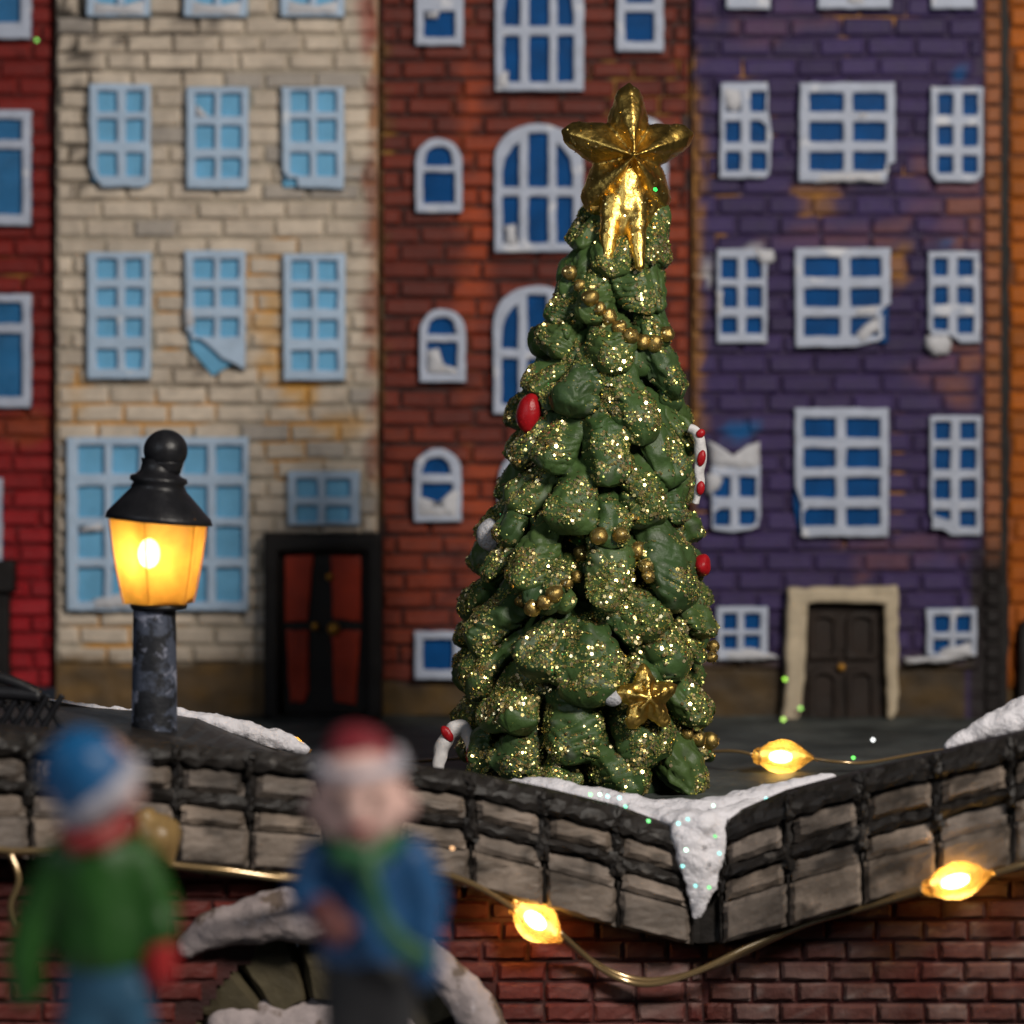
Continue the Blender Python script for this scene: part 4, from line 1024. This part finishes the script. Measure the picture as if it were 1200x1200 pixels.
tube(mb, [P(12, 1000, -6.3), P(22, 1030, -6.35), P(12, 1060, -6.35), P(16, 1085, -6.3)], .03, 8)
put('wire', smooth(mb.mesh('w')), M['wire'], sl)
bulb(sl, P(629, 1080, -4.3), R(-38), .68, .19, 11); bulb(sl, P(1122, 1032, -5.15), R(14), .76, .17, 11); bulb(sl, P(182, 982, -6.6), R(-60), .62, .24, 0, dim=True)
gl = thing('string_light', P(915, 890, 1.0), 'string light lying on the dark street behind the snowy corner, two bulbs glowing', 'string light')
mb = MB()
tube(mb, [P(350, 884, .3), P(420, 895, .8), P(600, 886, 1.9), P(760, 886, 1.6), P(850, 880, 1.2), P(882, 884, 1.1)], .022, 8); tube(mb, [P(952, 889, 1.1), P(985, 893, 1.0), P(1020, 893, 1.1), P(1100, 880, 1.6), P(1220, 874, 2.0)], .022, 8)
put('wire', smooth(mb.mesh('w')), M['wire'], gl)
bulb(gl, P(917, 887, 1.1), R(-2), .74, .19, 3, 'led_soft'); bulb(gl, P(340, 873, -1.2), R(-16), .5, .10, 1.5, 'led_soft')

# ------------------------------------------------------------------ figures (bodies one mesh each, clothes over them)
YF = -14.0; kF = (D + YF) / D / 100
def F(x, y, dy=0): p = P(x, y, YF); p.y += dy; return p
fz = -1.12
def fig(parent, name, chains, m, vox=.03, it=4, disp=None):
    mb = MB()
    for pts, sc in chains: chain(mb, pts, *sc)
    return put(name, fuse(mb, vox, name, it, disp), M[m] if isinstance(m, str) else m, parent)
O = (1, 1, 1)
def foot(x, dy=0): p = F(x, 1300, dy); p.z = fz; return p
# boy seen from behind
boy = thing('person', (F(115, 900).x, YF, fz), 'child seen from behind in green sweater, blue hat, red scarf and mitten', 'person')
hips = F(122, 1150); lh = F(103, 1160); rh = F(146, 1160)
lk = F(98, 1290, -.1); rk = F(158, 1290, .15); lf = foot(92, .15); rf = foot(170, .3)
lf.z += .09; rf.z += .09
body = [([(F(110, 905, .05), .30), (F(110, 925, .05), .30)], (1, 1, 1)), ([(F(110, 935), .13), (F(114, 1000), .14)], O), ([(F(114, 1010), .30), (F(118, 1080), .29), (hips, .30)], (1, .75, 1)),
        ([(F(70, 1012), .13), (F(46, 1068, .05), .11), (F(30, 1120, -.05), .085), (F(28, 1135, -.08), .08)], O), ([(F(160, 1012), .13), (F(184, 1062, .05), .11), (F(190, 1108, -.1), .085)], O),
        ([(lh, .17), (lk, .14), (lf, .11)], O), ([(rh, .17), (rk, .14), (rf, .11)], O), ([(F(112, 930, .36), .05), (F(112, 934, .37), .05)], O), ([(F(63, 930), .06), (F(62, 936), .06)], O), ([(F(158, 930), .06), (F(158, 936), .06)], O)]
fig(boy, 'body', body, 'skin')
for x in (98, 126):
    mb = MB(); ball(mb, F(x, 922, .335), .035); put('eye', smooth(mb.mesh('e')), M['eye'], boy)
mb = MB(); ball(mb, F(112, 948, .32), (.09, .03, .025)); put('mouth', smooth(mb.mesh('e')), M['mouth'], boy)
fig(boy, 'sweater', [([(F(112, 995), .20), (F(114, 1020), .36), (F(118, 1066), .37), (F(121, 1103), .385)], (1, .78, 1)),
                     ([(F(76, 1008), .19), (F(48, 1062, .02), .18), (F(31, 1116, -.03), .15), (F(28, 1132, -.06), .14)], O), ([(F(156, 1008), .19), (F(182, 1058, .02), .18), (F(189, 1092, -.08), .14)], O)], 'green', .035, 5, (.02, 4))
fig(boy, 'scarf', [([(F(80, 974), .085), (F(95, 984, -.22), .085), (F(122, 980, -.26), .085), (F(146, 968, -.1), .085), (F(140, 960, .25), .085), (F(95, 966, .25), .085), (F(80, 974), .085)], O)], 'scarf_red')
def ringpts(c, ax, r, tr, n=16):
    ax = Vector(ax).normalized(); a = ax.orthogonal().normalized(); b = ax.cross(a)
    return [(Vector(c) + (a * math.cos(2 * math.pi * k / n) + b * math.sin(2 * math.pi * k / n)) * r, tr) for k in range(n + 1)]
hax = Vector((-.55, -.25, .72)).normalized(); hc = F(113, 922)
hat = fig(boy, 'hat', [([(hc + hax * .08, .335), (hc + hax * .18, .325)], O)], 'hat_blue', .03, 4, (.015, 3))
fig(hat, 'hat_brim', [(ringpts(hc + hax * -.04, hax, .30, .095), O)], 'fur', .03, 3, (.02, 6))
def mitten(parent, p, m, side, down=Vector((0, 0, -1))):
    mb = MB(); chain(mb, [(p, .10), (p + down * .12, .13), (p + down * .24, .12), (p + down * .30 + Vector((0, .03, 0)), .09)], 1, .8, 1)
    chain(mb, [(p + down * .10 + Vector((side * .08, .03, 0)), .055), (p + down * .22 + Vector((side * .15, .05, 0)), .05)])
    put('mitten', fuse(mb, .025, 'm', 3), M[m], parent)
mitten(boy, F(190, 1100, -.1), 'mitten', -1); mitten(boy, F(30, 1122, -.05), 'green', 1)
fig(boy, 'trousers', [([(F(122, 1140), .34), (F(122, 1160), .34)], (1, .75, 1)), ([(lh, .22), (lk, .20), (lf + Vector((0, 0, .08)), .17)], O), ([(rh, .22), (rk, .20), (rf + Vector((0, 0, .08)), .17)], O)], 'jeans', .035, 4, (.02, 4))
for f_ in (lf, rf):
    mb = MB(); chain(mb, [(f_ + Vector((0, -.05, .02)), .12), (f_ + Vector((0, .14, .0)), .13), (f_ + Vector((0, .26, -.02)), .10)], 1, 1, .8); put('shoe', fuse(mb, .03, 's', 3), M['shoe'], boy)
# person facing the camera in the red hat
man = thing('person', (F(425, 900).x, YF + .6, fz), 'person facing us in red and white hat, blue coat and green scarf', 'person')
def G(x, y, dy=0): return F(x, y, dy)
hips = G(432, 1150); lh = G(412, 1160); rh = G(452, 1160); lk = G(408, 1290, -.05); rk = G(462, 1290, .05); lf = foot(402, .0); rf = foot(470, .1); lf.z += .09; rf.z += .09
body = [([(G(422, 925), .35), (G(422, 943), .355)], (1, 1, 1.1)), ([(G(422, 965, .03), .16), (G(425, 1005), .17)], O), ([(G(428, 1010), .34), (G(430, 1080), .34), (hips, .34)], (1, .75, 1)),
        ([(G(375, 1010), .14), (G(362, 1050, -.05), .12), (G(378, 1068, -.32), .10)], O), ([(G(482, 1012), .14), (G(498, 1062, .0), .12), (G(496, 1108, -.1), .09)], O),
        ([(lh, .18), (lk, .15), (lf, .11)], O), ([(rh, .18), (rk, .15), (rf, .11)], O),
        ([(G(422, 942, -.33), .055), (G(422, 950, -.37), .075)], O), ([(G(367, 942, .02), .07), (G(367, 950, .02), .06)], O), ([(G(478, 942, .02), .07), (G(478, 950, .02), .06)], O), ([(G(421, 975, -.22), .09), (G(423, 977, -.22), .09)], O)]
fig(man, 'body', body, 'skin', .028)
for x in (404, 441):
    mb = MB(); ball(mb, G(x, 934, -.318), (.04, .03, .05)); put('eye', smooth(mb.mesh('e')), M['eye'], man)
    mb = MB(); ball(mb, G(x, 924, -.31), (.07, .03, .018)); put('eyebrow', smooth(mb.mesh('e')), M['hair'], man)
mb = MB(); ball(mb, G(422, 965, -.315), (.11, .035, .03)); put('mouth', smooth(mb.mesh('m')), M['mouth'], man)
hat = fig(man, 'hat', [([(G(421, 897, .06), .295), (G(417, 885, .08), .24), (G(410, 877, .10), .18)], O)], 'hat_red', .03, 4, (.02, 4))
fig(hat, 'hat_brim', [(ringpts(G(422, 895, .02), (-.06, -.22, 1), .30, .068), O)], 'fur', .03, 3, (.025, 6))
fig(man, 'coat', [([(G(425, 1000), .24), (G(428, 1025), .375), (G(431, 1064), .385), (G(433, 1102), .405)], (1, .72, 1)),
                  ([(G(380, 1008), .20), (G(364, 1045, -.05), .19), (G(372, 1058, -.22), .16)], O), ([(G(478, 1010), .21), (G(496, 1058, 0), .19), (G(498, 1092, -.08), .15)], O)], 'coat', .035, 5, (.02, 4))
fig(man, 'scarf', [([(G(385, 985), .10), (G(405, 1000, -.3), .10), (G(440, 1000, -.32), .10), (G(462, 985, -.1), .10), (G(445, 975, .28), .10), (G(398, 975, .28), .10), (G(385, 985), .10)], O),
                   ([(G(430, 1003, -.40), .09), (G(440, 1040, -.44), .085), (G(455, 1075, -.44), .085), (G(480, 1104, -.42), .09), (G(497, 1112, -.40), .08)], (1, .6, 1))], 'scarf_green', .03, 4, (.02, 5))
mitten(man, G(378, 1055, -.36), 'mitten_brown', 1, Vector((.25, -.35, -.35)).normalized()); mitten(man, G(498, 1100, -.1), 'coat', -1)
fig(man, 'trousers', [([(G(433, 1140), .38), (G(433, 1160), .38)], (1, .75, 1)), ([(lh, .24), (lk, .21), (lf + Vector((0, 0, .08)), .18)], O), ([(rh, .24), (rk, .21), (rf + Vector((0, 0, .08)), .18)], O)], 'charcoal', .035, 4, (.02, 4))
for f_ in (lf, rf):
    mb = MB(); chain(mb, [(f_ + Vector((0, .05, .02)), .12), (f_ + Vector((0, -.14, .0)), .13), (f_ + Vector((0, -.26, -.02)), .10)], 1, 1, .8); put('boot', fuse(mb, .03, 's', 3), M['shoe'], man)

for p_ in (boy, man):                         # figures stand on the bank, nearer than they were shaped
    p_.scale = (.885,) * 3
    p_.location = (p_.location.x * .885, (p_.location.y + D) * .885 - D, CAMZ - (CAMZ - fz) * .885)

# ------------------------------------------------------------------ loose iridescent specks on snow, street, walls and figures
sp = MB(); IR = [(.25, .9, .6), (.3, .9, .9), (.5, .95, .75), (.2, .85, .3)]
to = Vector((17, -20, 27)).normalized()
def speck(x, y, Y, s, col=None):
    p = P(x, y, Y); v = (Vector((0, -D, CAMZ)) - p).normalized(); hlf = (v + (Vector((17, -20, 27)) - p).normalized()).normalized()
    add_flake(sp, p, hlf, s, .06, col or rnd.choice(IR))
for x, y in ((692, 931), (703, 931), (712, 933), (726, 935), (733, 945), (760, 962), (795, 965), (806, 960), (836, 944), (898, 936), (804, 996), (838, 980), (815, 1038), (831, 1040), (800, 1015), (843, 1000)):
    speck(x, y, -4.25 if y > 955 else -3.5, .024)
for x, y, Y, c in ((920, 796, YP - .5, (.4, .9, .1)), (918, 843, YP - .5, (.5, .9, .2)), (938, 830, YP - .5, (.4, .9, .2)), (1000, 888, 1.0, (.15, .8, .15)), (1023, 867, 3, (.6, .65, .7)), (43, 47, YB - .3, (.3, .9, .2)),
                   (593, 1115, YW - .15, (.2, .8, .65)), (530, 994, -5.4, (.9, .55, .3)), (768, 222, -1.1, (.05, .8, .15))):
    speck(x, y, Y, .03, c)
put('glitter_speck', sp, M['flake_iri'], None, kind='stuff')['label'] = 'loose iridescent glitter specks scattered on snow, street and walls'
